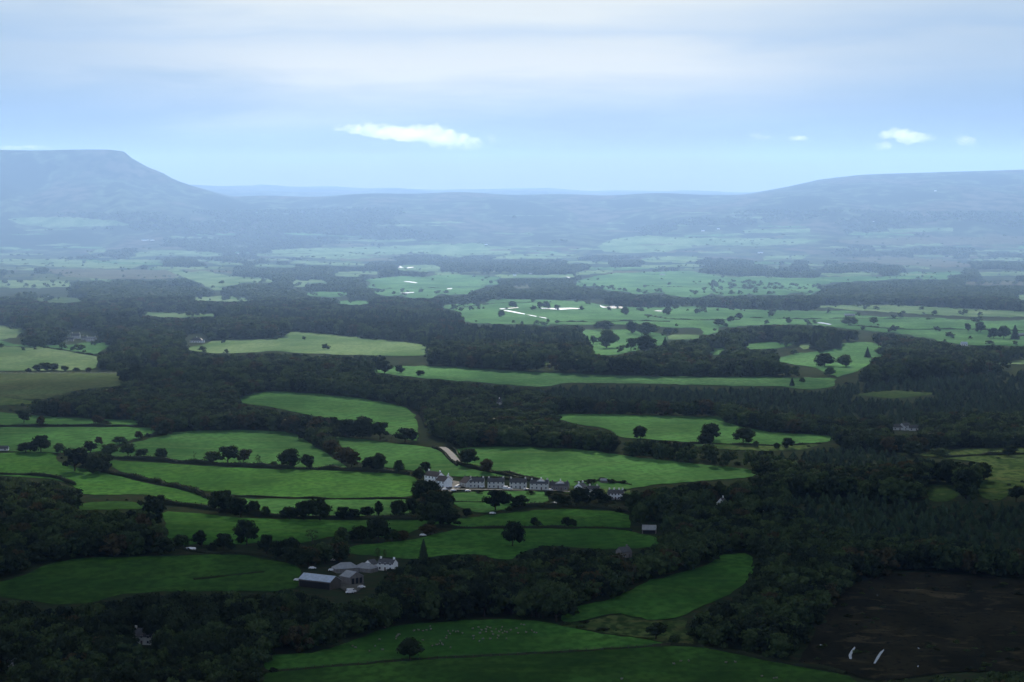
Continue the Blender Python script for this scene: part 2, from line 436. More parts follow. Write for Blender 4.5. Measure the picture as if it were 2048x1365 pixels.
# ------------------------------------------------------------------ fields (outlines as seen, laid on the land)
FIELDS = [
 # foreground and village
 ('deep', [(530,1348),(560,1345),(760,1328),(830,1322),(1100,1309),(1340,1293),(1420,1298),(1520,1320),(1600,1335),(1690,1350),(1730,1375),(1800,1500),(330,1500),(480,1420),(524,1372)]),
 ('green', [(530,1322),(540,1312),(640,1307),(758,1263),(793,1252),(881,1245),(998,1239),(1057,1241),(1110,1250),(1200,1268),(1290,1280),(1336,1290),(1100,1305),(830,1318),(700,1329),(560,1341),(532,1343)]),
 ('green', [(1120,1238),(1150,1215),(1230,1198),(1290,1165),(1350,1150),(1420,1130),(1440,1110),(1500,1107),(1512,1130),(1500,1155),(1480,1175),(1440,1200),(1400,1215),(1370,1232),(1330,1240),(1290,1240),(1230,1226),(1180,1240),(1130,1248)]),
 ('rough', [(1110,1252),(1180,1243),(1232,1230),(1290,1243),(1330,1243),(1375,1235),(1370,1262),(1395,1292),(1345,1289),(1290,1278),(1200,1265)]),
 ('deep', [(-40,1172),(0,1166),(51,1151),(102,1127),(171,1117),(273,1115),(410,1111),(478,1111),(547,1123),(598,1134),(604,1158),(595,1176),(547,1184),(444,1184),(342,1184),(239,1190),(181,1207),(120,1211),(51,1202),(-40,1190)]),
 ('green', [(919,1059),(1056,1059),(1227,1059),(1261,1064),(1319,1078),(1321,1092),(1292,1098),(1210,1100),(1090,1092),(1039,1106),(1022,1122),(988,1119),(960,1110),(899,1110),(858,1116),(830,1120),(700,1110),(690,1094),(823,1082),(871,1069)]),
 ('green', [(919,1038),(1056,1023),(1141,1018),(1258,1027),(1264,1056),(1230,1056),(1090,1055),(919,1055),(884,1046)]),
 ('green', [(318,1022),(410,1029),(478,1037),(661,1042),(793,1041),(875,1043),(878,1049),(857,1053),(822,1067),(793,1077),(705,1072),(650,1076),(600,1090),(540,1086),(480,1090),(345,1090),(335,1060)]),
 ('bright', [(895,989),(974,984),(1042,984),(1094,985),(1099,1006),(1053,1012),(1015,1021),(960,1028),(916,1016),(899,1004)]),
 ('bright', [(430,1001),(480,998),(700,1001),(830,1000),(850,1012),(830,1028),(700,1036),(560,1033),(500,1027),(424,1017)]),
 ('green', [(205,921),(342,929),(513,939),(700,944),(815,950),(837,965),(832,994),(760,997),(700,998),(480,993),(410,983),(325,965),(240,946)]),
 ('green', [(-40,908),(0,908),(51,904),(110,908),(118,928),(205,946),(294,968),(359,981),(410,991),(426,1001),(413,1014),(335,1008),(308,990),(170,992),(150,975),(113,960),(51,955),(-40,952)]),
 ('deep', [(147,1015),(165,1007),(235,1003),(300,1009),(300,1020),(150,1022)]),
 ('bright', [(362,863),(513,861),(588,867),(615,884),(649,904),(683,928),(700,940),(547,933),(410,925),(328,920),(205,913),(260,887),(308,877)]),
 ('bright', [(-40,856),(0,856),(309,855),(313,866),(260,882),(190,908),(80,905),(-40,902)]),
 ('bright', [(-40,826),(0,826),(92,834),(191,839),(273,841),(285,848),(283,851),(130,851),(-40,853)]),
 ('rough', [(-40,795),(0,795),(60,802),(70,809),(0,812),(-40,812)]),
 ('moor', [(-40,747),(102,746),(239,747),(294,755),(253,772),(205,776),(147,783),(120,792),(82,800),(-40,795)]),
 ('bright', [(660,873),(700,877),(783,887),(871,897),(885,904),(899,921),(926,936),(981,948),(1035,959),(974,957),(899,954),(864,950),(820,942),(780,936),(715,928),(690,900)]),
 ('bright', [(906,897),(1022,894),(1158,900),(1261,914),(1380,928),(1480,938),(1530,944),(1500,956),(1430,962),(1380,966),(1310,970),(1270,978),(1240,982),(1110,970),(1000,947),(930,931),(912,915)]),
 ('rough', [(1130,972),(1200,978),(1245,983),(1262,982),(1262,1000),(1130,990)]),
 ('bright', [(470,800),(520,785),(560,783),(640,790),(720,797),(790,810),(818,818),(832,840),(838,870),(830,884),(790,874),(740,852),(680,840),(620,832),(560,818),(490,809)]),
 ('bright', [(1110,830),(1165,829),(1380,834),(1444,835),(1454,847),(1498,859),(1553,866),(1604,870),(1655,872),(1675,878),(1650,887),(1553,892),(1500,890),(1450,888),(1400,888),(1380,886),(1300,880),(1240,876),(1220,860),(1150,849),(1110,838)]),
 ('rough', [(1365,889),(1450,890),(1500,892),(1553,894),(1650,889),(1600,903),(1500,902),(1400,898)]),
 ('rough', [(1772,907),(1861,907),(1895,900),(2004,897),(2110,897),(2110,990),(2018,990),(1997,1006),(1956,995),(1956,972),(1980,945),(1963,926),(1895,918)]),
 ('rough', [(1850,972),(1908,972),(1925,985),(1900,1006),(1858,1006)]),
 # middle distance
 ('meadow', [(700,736),(748,738),(817,733),(885,734),(988,741),(1124,748),(1261,753),(1380,755),(1536,755),(1655,757),(1674,760),(1670,776),(1604,781),(1570,774),(1450,773),(1348,770),(1124,766),(1100,775),(1049,774),(988,768),(851,758),(789,752),(714,741)]),
 ('pale', [(578,663),(680,671),(765,681),(853,690),(857,712),(817,714),(680,710),(600,708),(547,703),(475,708),(420,708),(365,699),(410,689),(430,682),(513,680),(564,677)]),
 ('meadow', [(-40,682),(0,682),(27,689),(62,693),(137,691),(191,685),(224,690),(207,700),(191,711),(140,704),(85,695),(-40,692)]),
 ('pale', [(-40,693),(85,696),(140,705),(192,713),(195,726),(190,740),(130,742),(60,743),(-40,743)]),
 ('pale', [(-40,650),(0,651),(58,661),(36,674),(0,682),(-40,682)]),
 ('meadow', [(868,615),(912,610),(964,610),(988,599),(1090,601),(1158,603),(1210,613),(1295,617),(1380,613),(1485,620),(1621,623),(1710,623),(1724,634),(1878,637),(1980,644),(2110,640),(2110,694),(1946,692),(1908,688),(1860,679),(1792,668),(1690,658),(1628,651),(1519,651),(1403,660),(1380,658),(1312,655),(1261,650),(1186,652),(1104,650),(1087,655),(1070,650),(930,648),(919,623)]),
 ('pale', [(1590,613),(1765,610),(1900,617),(2110,627),(2110,637),(1900,634),(1720,622)]),
 ('meadow', [(1162,661),(1210,660),(1261,662),(1312,666),(1333,670),(1331,690),(1297,697),(1244,709),(1213,713),(1189,709),(1172,682)]),
 ('pale', [(1334,672),(1400,670),(1398,680),(1337,682)]),
 ('meadow', [(1543,721),(1587,709),(1656,702),(1690,685),(1758,686),(1772,712),(1736,730),(1707,747),(1673,757),(1638,740),(1600,732)]),
 ('pale', [(1594,693),(1624,683),(1642,688),(1610,702)]),
 ('meadow', [(1415,703),(1427,698),(1450,696),(1448,710),(1426,712)]),
 ('meadow', [(724,562),(760,558),(800,553),(840,556),(880,551),(953,553),(998,555),(990,563),(1004,569),(972,573),(945,582),(952,587),(921,591),(880,590),(866,596),(817,598),(800,592),(770,594),(748,586),(755,580),(731,575),(742,568)]),
 ('meadow', [(1150,564),(1180,556),(1227,548),(1300,546),(1380,543),(1451,556),(1621,558),(1690,555),(1895,552),(1895,559),(1800,559),(1724,564),(1680,566),(1640,572),(1652,578),(1617,592),(1590,587),(1560,592),(1500,590),(1450,594),(1425,588),(1400,596),(1348,594),(1330,586),(1290,590),(1240,584),(1190,580),(1205,574),(1150,574)]),
 ('pale', [(985,551),(1030,549),(1080,551),(1150,549),(1148,556),(1060,557),(1000,557)]),
 ('pale', [(790,532),(850,530),(884,534),(876,544),(840,543),(800,542)]),
 ('meadow', [(1403,655),(1442,655),(1432,668),(1408,671)]),
 ('meadow', [(1480,690),(1530,684),(1588,688),(1570,697),(1500,700)]),
 ('pale', [(380,596),(440,593),(515,598),(500,604),(400,603)]),
 ('rough', [(40,598),(130,595),(190,602),(120,608)]),
 ('meadow', [(650,606),(700,601),(770,605),(710,611)]),
 ('pale', [(180,648),(240,644),(300,648),(240,653)]),
 ('rough', [(1030,722),(1110,724),(1180,730),(1100,733)]),
 ('rough', [(1700,790),(1780,782),(1880,788),(1800,798)]),
 ('meadow', [(600,588),(640,584),(700,586),(690,594),(630,595)]),
 ('pale', [(540,501),(680,496),(783,494),(953,487),(988,495),(1023,499),(1019,509),(919,512),(817,507),(740,517),(680,521),(556,513)]),
 ('pale', [(974,518),(1022,511),(1107,507),(1162,511),(1155,517),(1022,519)]),
 ('pale', [(1196,495),(1227,479),(1295,472),(1384,479),(1384,495),(1329,505),(1261,508),(1210,505)]),
 ('pale', [(1280,520),(1329,514),(1395,513),(1393,524),(1300,526)]),
 ('pale', [(-40,519),(0,519),(102,519),(188,523),(273,519),(340,522),(290,529),(260,538),(188,538),(85,534),(-40,526)]),
 ('pale', [(-40,561),(137,563),(149,573),(96,577),(-40,576)]),
 ('pale', [(301,542),(410,542),(455,553),(533,558),(562,566),(478,568),(437,577),(480,579),(427,582),(403,568),(359,552)]),
 ('pale', [(380,520),(444,524),(508,531),(444,532)]),
 ('pale', [(263,507),(325,501),(446,507),(439,514),(342,512),(267,517)]),
 ('pale', [(581,559),(614,563),(611,574),(588,574)]),
 ('pale', [(15,438),(130,434),(240,444),(260,452),(100,457),(36,449)]),
 ('pale', [(1344,476),(1604,479),(1655,481),(1587,491),(1344,493)]),
 ('pale', [(1485,461),(1621,458),(1620,466),(1485,468)]),
 ('heath', [(1655,482),(1826,476),(2110,473),(2110,487),(1826,493),(1700,489)]),
 ('heath', [(1686,518),(1758,514),(1895,521),(1955,534),(1895,537),(1758,528)]),
 ('pale', [(1770,459),(1905,457),(1903,464),(1780,466)]),
 ('pale', [(1526,514),(1621,511),(1602,519),(1530,521)]),
 ('pale', [(1344,515),(1391,520),(1370,529),(1344,528)]),
 ('pale', [(2026,592),(2110,586),(2110,600),(2040,602)]),
 ('pale', [(1982,726),(2110,717),(2110,727),(1990,731)]),
 ('pale', [(264,625),(350,627),(466,629),(444,634),(340,637),(278,631)]),
 ('heath', [(80,540),(190,540),(330,541),(360,553),(330,560),(150,558)]),
 ('pale', [(170,505),(216,498),(214,506),(180,510)]),
 ('pale', [(1150,545),(1226,541),(1225,546),(1152,552)]),
 ('clear', [(1590,1336),(1618,1290),(1650,1230),(1700,1172),(1790,1147),(1900,1150),(2120,1170),(2120,1345),(1900,1345),(1790,1362),(1730,1362),(1692,1347)]),
]
# thin strips of farmland on the far plain and slopes
fr = random.Random(19)
for k in range(165):
    y = fr.choice((fr.uniform(424, 500), fr.uniform(455, 560), fr.uniform(490, 556), fr.uniform(470, 620)))
    x = fr.uniform(-150, 2200)
    if x < 430 and y < 440: continue
    if x < 860 and y > 560 and k % 3: continue
    if 1000 < y * 0 + x < 1340 and y > 592: continue
    L = fr.uniform(35, 150); h = min((y - 400) / 150, 1.15) * fr.uniform(2.4, 7.5)
    t = fr.uniform(-.03, .03)
    top = [(x + L * a, y - h * (.5 + fr.uniform(-.25, .2)) + t * L * a) for a in (0.05, .3, .6, .85)]
    bot = [(x + L * a, y + h * (.5 + fr.uniform(-.3, .2)) + t * L * a) for a in (.95, .7, .35, .1)]
    FIELDS.append((fr.choice(('pale', 'pale', 'meadow', 'pale', 'heath', 'moor')), [(x, y)] + top + [(x + L, y + t * L)] + bot))
WOODMASK_X0, WOODMASK_Y0 = -400, 395
MW, MH = 2900, 1105


def raster(poly, mask, val):
    P = np.array(smooth_poly(poly)) - (WOODMASK_X0, WOODMASK_Y0)
    y0, y1 = max(0, int(P[:, 1].min())), min(MH, int(P[:, 1].max()) + 2)
    for y in range(y0, y1):
        xs = []
        for i in range(len(P)):
            (xa, ya), (xb, yb) = P[i - 1], P[i]
            if (ya > y + .5) != (yb > y + .5): xs.append(xa + (xb - xa) * (y + .5 - ya) / (yb - ya))
        xs.sort()
        for a, b in zip(xs[::2], xs[1::2]):
            mask[y, max(0, int(a)):max(0, min(MW, int(b) + 1))] = val


OPEN = np.zeros((MH, MW), np.uint8)      # 1 open ground, 2 thin scrub
for i, (mk, poly) in enumerate(FIELDS):
    drape('field', poly, G[mk], 0.30 + 0.009 * (i % 40))
    raster(poly, OPEN, 1)
# places kept free of trees: village, farm, houses
CLEARINGS = [
 [(842,948),(885,950),(930,956),(1140,962),(1255,985),(1255,1004),(1190,1004),(1100,1000),(1090,986),(890,990),(872,980)],
 [(590,1148),(610,1138),(670,1128),(740,1118),(800,1122),(808,1142),(760,1150),(735,1190),(690,1196),(600,1186)],
 [(128,660),(195,662),(195,690),(128,690)], [(374,668),(414,668),(414,692),(374,692)], [(1785,848),(1840,848),(1840,868),(1785,868)],
 [(992,800),(1010,800),(1010,811),(992,811)], [(1446,1004),(1458,1004),(1458,1015),(1446,1015)], [(1510,1014),(1526,1014),(1526,1023),(1510,1023)],
 [(1283,1044),(1330,1044),(1330,1074),(1283,1074)], [(1242,1096),(1268,1096),(1268,1120),(1242,1120)], [(268,1266),(298,1266),(298,1286),(268,1286)],
 [(-10,1325),(26,1325),(26,1340),(-10,1340)], [(360,1086),(405,1086),(405,1106),(360,1106)], [(812,812),(845,830),(862,865),(905,895),(925,932),(895,928),(880,900),(845,872),(828,845)],
]
for p in CLEARINGS: raster(p, OPEN, 3)
for p in ([(170,735),(330,742),(470,752),(480,765),(250,768),(230,748)],): raster(p, OPEN, 2)


def is_open(px, py):
    i = np.clip((np.asarray(py) - WOODMASK_Y0).astype(int), 0, MH - 1); j = np.clip((np.asarray(px) - WOODMASK_X0).astype(int), 0, MW - 1)
    return OPEN[i, j]


# ------------------------------------------------------------------ water and roads
def ribbon(name, line, wpx, mat, off):
    """a strip along a picture line, w in metres across"""
    pts = [at(*p) for p in densify(smooth_poly(line, False), 10, False)]
    pts = [p for i, p in enumerate(pts) if i == 0 or (p - pts[i - 1]).length > .5]
    v, f = [], []
    for i, p in enumerate(pts):
        d = (pts[min(i + 1, len(pts) - 1)] - pts[max(i - 1, 0)]); d.z = 0; d.normalize()
        n = Vector((-d.y, d.x, 0))
        w = wpx * (0.75 + 0.5 * random.random() if name != 'road' else 1) * .5
        if name != 'road' and i in (0, len(pts) - 1): w *= .25
        for s in (-1, 1):
            q = p + n * w * s
            v.append((q.x, q.y, float(hgt(q.x, q.y)) + off))
    for i in range(len(pts) - 1): f.append((2 * i, 2 * i + 1, 2 * i + 3, 2 * i + 2))
    return tag(mesh_obj(name, v, f, mat, smooth=True), kind='structure')


for poly in ([(998,619),(1010,618.4),(1020,617.6),(1037,616.3),(1037,617.4),(1018,619.4),(1002,620.4)],
             [(1006,622),(1020,623),(1036,626.2),(1050,629.4),(1049,630.6),(1036,628.6),(1022,625.8),(1010,624)],
             [(1053,630.6),(1064,632.4),(1074,634.2),(1073,635.2),(1062,633.6)], [(1077,635),(1086,636.4),(1094,638),(1092,638.9),(1080,636.4)],
             [(1080,617.5),(1098,617.8),(1115,618),(1140,617.4),(1166,618.6),(1164,620.2),(1142,620),(1122,621.6),(1100,620),(1085,619.6)],
             [(1200,611),(1204,614.2),(1212,615.4),(1228,613.4),(1246,615),(1245,618.6),(1225,618.8),(1206,617.4),(1201,615)],
             [(1308,622.6),(1318,622.4),(1327,623.8),(1327,625),(1312,624.2)],
             [(792,533.6),(800,534),(808,537.6),(798,537.6)], [(814,536.6),(826,535.4),(828,537),(815,538.6)],
             [(806,564.6),(818,564.4),(828,565.6),(836,567.6),(830,568.2),(820,566.6),(812,566)], [(800,587.6),(814,586.6),(828,586),(828,587.4),(806,589)], [(894,578.6),(905,578.4),(903,580),(895,580)],
             [(1130,554),(1142,557),(1148,560),(1152,562),(1149,564),(1144,560.6),(1138,558)],
             [(1632,647),(1644,646.6),(1654,648.2),(1664,650.6),(1660,651.8),(1648,649.6),(1638,648.6)]):
    drape('river', poly, WATER, 0.80, soft=False)
for poly in ([(1699,1322),(1697,1314),(1702,1305),(1709,1297),(1711,1299),(1706,1308),(1703,1315),(1704,1322)],
             [(1747,1331),(1753,1318),(1760,1308),(1768,1302),(1768,1305),(1762,1313),(1757,1322),(1751,1331)],
             [(1640,1292),(1644,1294),(1644,1297),(1640,1295)], [(1834,1299),(1839,1300),(1838,1302)], [(1834,1336),(1838,1335),(1836,1339)], [(1753,1193),(1756,1193),(1755,1196)]):
    drape('puddle', poly, WATER, 0.85, soft=False)
drape('pond', [(371,1098),(382,1097),(392,1098),(392,1102),(380,1103),(372,1102)], WATER, .85, soft=False)
ribbon('road', [(884,896),(892,901),(902,910),(916,928)], 5.5, ROADM, .85)
ribbon('road', [(882,982),(930,981),(1000,982),(1060,983),(1130,984),(1190,996),(1255,1003),(1280,1012)], 3.6, ROADM, .9)
drape('yard', [(676,1150),(706,1146),(724,1160),(728,1176),(712,1190),(694,1188),(672,1176)], YARDM, .8)
drape('yard', [(880,965),(912,962),(925,978),(905,985),(878,984)], YARDM, .8)

# ------------------------------------------------------------------ tree shapes (unit height, unit width)
ICO = {}
for sub in (1, 2):
    b = bmesh.new(); bmesh.ops.create_icosphere(b, subdivisions=sub, radius=1.0)
    b.verts.ensure_lookup_table()
    ICO[sub] = (np.array([v.co[:] for v in b.verts]), np.array([[v.index for v in f.verts] for f in b.faces])); b.free()


def quads(c, nrm, size, rng):
    """leaf clumps: one small quad at each centre, facing roughly nrm"""
    n = len(c)
    nrm = nrm / np.maximum(np.linalg.norm(nrm, axis=1, keepdims=True), 1e-6)
    r = rng.normal(size=(n, 3)); a = np.cross(nrm, r); a /= np.maximum(np.linalg.norm(a, axis=1, keepdims=True), 1e-6)
    b = np.cross(nrm, a)
    s = size * rng.uniform(.6, 1.35, (n, 1))
    t = s * rng.uniform(.6, 1.1, (n, 1))
    V = np.stack([c - a * s, c - b * t, c + a * s, c + b * t], 1).reshape(-1, 3)
    return V, np.arange(4 * n).reshape(n, 4)


def mesh_np(name, V, tris, qd, mat):
    me = bpy.data.meshes.new(name)
    nt, nq = len(tris), len(qd)
    me.vertices.add(len(V)); me.vertices.foreach_set('co', V.astype(np.float32).ravel())
    me.loops.add(nt * 3 + nq * 4); me.polygons.add(nt + nq)
    me.loops.foreach_set('vertex_index', np.concatenate([tris.ravel(), qd.ravel()]).astype(np.int32))
    me.polygons.foreach_set('loop_start', np.concatenate([np.arange(nt) * 3, nt * 3 + np.arange(nq) * 4]).astype(np.int32))
    me.materials.append(mat); me.update(calc_edges=True); me.validate()
    return me


def crown_broad(name, seed, mat, leaves, zlo=.14, wide=.47, nl=11, size=.040, sparse=False):
    rng = np.random.default_rng(seed)
    lobes = []
    lean = rng.uniform(-.10, .10, 2)
    for k in range(nl):
        t = (k + .5) / nl
        z = zlo + .12 + (1 - zlo - .22) * t ** .85 + rng.uniform(-.06, .05)
        R = wide * math.sqrt(max(.05, 1 - ((z - .50) / .55) ** 2))
        a = 2.4 * k + rng.uniform(-.5, .5)
        rr = rng.uniform(.45, .92) * R if k < nl - 1 else .08
        lr = rng.uniform(.13, .29) * (0.75 if t > .85 else 1)
        lobes.append((np.array([rr * math.cos(a) + lean[0], rr * math.sin(a) + lean[1], z]), lr * np.array([1, 1, rng.uniform(.72, .95)])))
    lobes.append((np.array([lean[0], lean[1], .5]), np.array([.27, .27, .30])))
    V, T = [], []; off = 0
    if not sparse:
        iv, it = ICO[1]
        for c, r in lobes:
            d = iv * (1 + rng.uniform(-.16, .16, (len(iv), 1)))
            V.append(c + d * r * .74); T.append(it + off); off += len(iv)
    C, Nn = [], []
    per = leaves // len(lobes)
    for c, r in lobes:
        d = rng.normal(size=(per, 3)); d /= np.linalg.norm(d, axis=1, keepdims=True)
        d[:, 2] = np.where(d[:, 2] < -.4, -d[:, 2] * .6, d[:, 2])
        C.append(c + d * r * rng.uniform(.68, 1.22, (per, 1))); Nn.append(d + rng.normal(size=(per, 3)) * .55)
    q, qf = quads(np.concatenate(C), np.concatenate(Nn), size, rng)
    V.append(q); qf = qf + off
    V = np.concatenate(V); V[:, 2] = np.minimum(V[:, 2], 1.02)
    return mesh_np(name, V, np.concatenate(T) if T else np.zeros((0, 3), int), qf, mat)


def crown_conifer(name, seed, mat, leaves, zlo=.06, wide=.5, size=.035, power=.85):
    rng = np.random.default_rng(seed)
    n = 9; V, T = [], []; off = 0
    prof = lambda z: wide * np.clip(1 - (z - zlo) / (1 - zlo), 0, 1) ** power * .86 + .012
    zz = np.linspace(zlo, .99, n); k = 9
    for i, z in enumerate(zz):
        a = np.arange(k) * 2 * PI / k + i * .3
        r = prof(z) * .74 * (1 + rng.uniform(-.2, .2, k))
        V.append(np.c_[r * np.cos(a), r * np.sin(a), np.full(k, z)])
    for i in range(n - 1):
        for j in range(k):
            p, q = i * k + j, i * k + (j + 1) % k
            T += [(p, q, q + k), (p, q + k, p + k)]
    off = n * k
    z = zlo + (1 - zlo) * (1 - np.sqrt(rng.uniform(0, 1, leaves))) * .99
    tier = .72 + .28 * np.abs(np.sin(z * 26 + rng.uniform(0, 6)))
    a = rng.uniform(0, 2 * PI, leaves); r = prof(z) * tier * rng.uniform(.85, 1.18, leaves)
    C = np.c_[r * np.cos(a), r * np.sin(a), z - .25 * r * .3]
    Nn = np.c_[np.cos(a) * .6, np.sin(a) * .6, np.full(leaves, .9)] + rng.normal(size=(leaves, 3)) * .45
    q, qf = quads(C, Nn, size, rng)
    V.append(q)
    return mesh_np(name, np.concatenate(V), np.array(T), qf + off, mat)


def trunk_mesh(seed, top=.55, r0=.032, limbs=5):
    rng = random.Random(seed); m = MB()
    m.tube([(0, 0, -.02), (.005, 0, .05), (.01, .008, top * .5), (0, .012, top)], [r0 * 1.35, r0, r0 * .8, r0 * .35], 7)
    for k in range(limbs):
        a = 2.4 * k + rng.uniform(-.4, .4); z0 = .16 + .30 * k / limbs; L = rng.uniform(.2, .32)
        m.tube([(0, 0, z0), (L * .5 * math.cos(a), L * .5 * math.sin(a), z0 + .10), (L * math.cos(a), L * math.sin(a), z0 + .24)], [r0 * .5, r0 * .32, r0 * .1], 5)
    me = bpy.data.meshes.new('trunk'); me.from_pydata(m.v, [], m.f); me.materials.append(BARK); me.update()
    return me


def bare_mesh(seed):
    rng = random.Random(seed); m = MB()
    def grow(p, d, L, r, lev):
        q = p + d * L * .5 + Vector((rng.uniform(-1, 1), rng.uniform(-1, 1), 0)) * L * .05
        e = p + d * L
        m.tube([p, q, e], [r, r * .8, r * .55], 5)
        if lev == 0: return
        for k in range(3 if lev > 1 else 4):
            a = rng.uniform(0, 2 * PI); s = rng.uniform(.35, .8)
            nd = (d + Vector((math.cos(a) * s, math.sin(a) * s, .15))).normalized()
            grow(p + d * L * rng.uniform(.55, 1), nd, L * rng.uniform(.5, .72), r * .5, lev - 1)
    grow(Vector((0, 0, -.02)), Vector((.04, 0, 1)).normalized(), .42, .028, 3)
    return m


HI = 1700
BROAD = [crown_broad('crown', 100 + i, LEAF, HI, zlo=(.10, .16, .06, .2, .12, .08)[i], wide=(.46, .48, .44, .46, .47, .45)[i], nl=(11, 13, 9, 10, 12, 14)[i]) for i in range(6)]
SPARSE = [crown_broad('crown', 140 + i, LEAF, 420, zlo=.2, wide=.42, nl=8, size=.035, sparse=True) for i in range(2)]
CONE = [crown_conifer('crown', 160 + i, LEAFC, 1300, wide=(.5, .48, .5)[i], power=(.85, .7, 1.0)[i]) for i in range(3)]
BUSH = [crown_broad('foliage', 180 + i, LEAFH, 700, zlo=-.18, wide=.5, nl=8, size=.06) for i in range(3)]


def recol(me, mat):
    c = me.copy(); c.materials[0] = mat; return c


BROADD = [recol(m, LEAFD) for m in BROAD]
BROADA = [recol(m, LEAFA) for m in BROAD]
TRUNK = [trunk_mesh(200 + i) for i in range(4)]
CTRUNK = trunk_mesh(230, .9, .022, 0)
FAMILY = {'b': (BROAD, 'broadleaf_tree', 'tree'), 'd': (BROADD, 'broadleaf_tree', 'tree'), 'a': (BROADA, 'broadleaf_tree', 'tree'), 's': (SPARSE, 'broadleaf_tree', 'tree'),
          'c': (CONE, 'conifer_tree', 'tree'), 'u': (BUSH, 'bush', 'bush')}
NTREE = [0]


def plant(p, w, h, fam, label, group=None, seed=None):
    """one tree or bush as a thing of its own: w and h in metres"""
    NTREE[0] += 1
    rng = random.Random(NTREE[0] * 7 + 1 if seed is None else seed)
    meshes, name, cat = FAMILY[fam]
    me = meshes[rng.randrange(len(meshes))]
    t = thing(name, (p.x, p.y, p.z - .15), rng.uniform(0, 2 * PI), label, cat, group)
    t.scale = (w, w, h)
    if fam == 'u':
        link('foliage', me, t); link('stem', TRUNK[0], t)
    else:
        link('crown', me, t); link('trunk', CTRUNK if fam == 'c' else TRUNK[rng.randrange(4)], t)
    return t


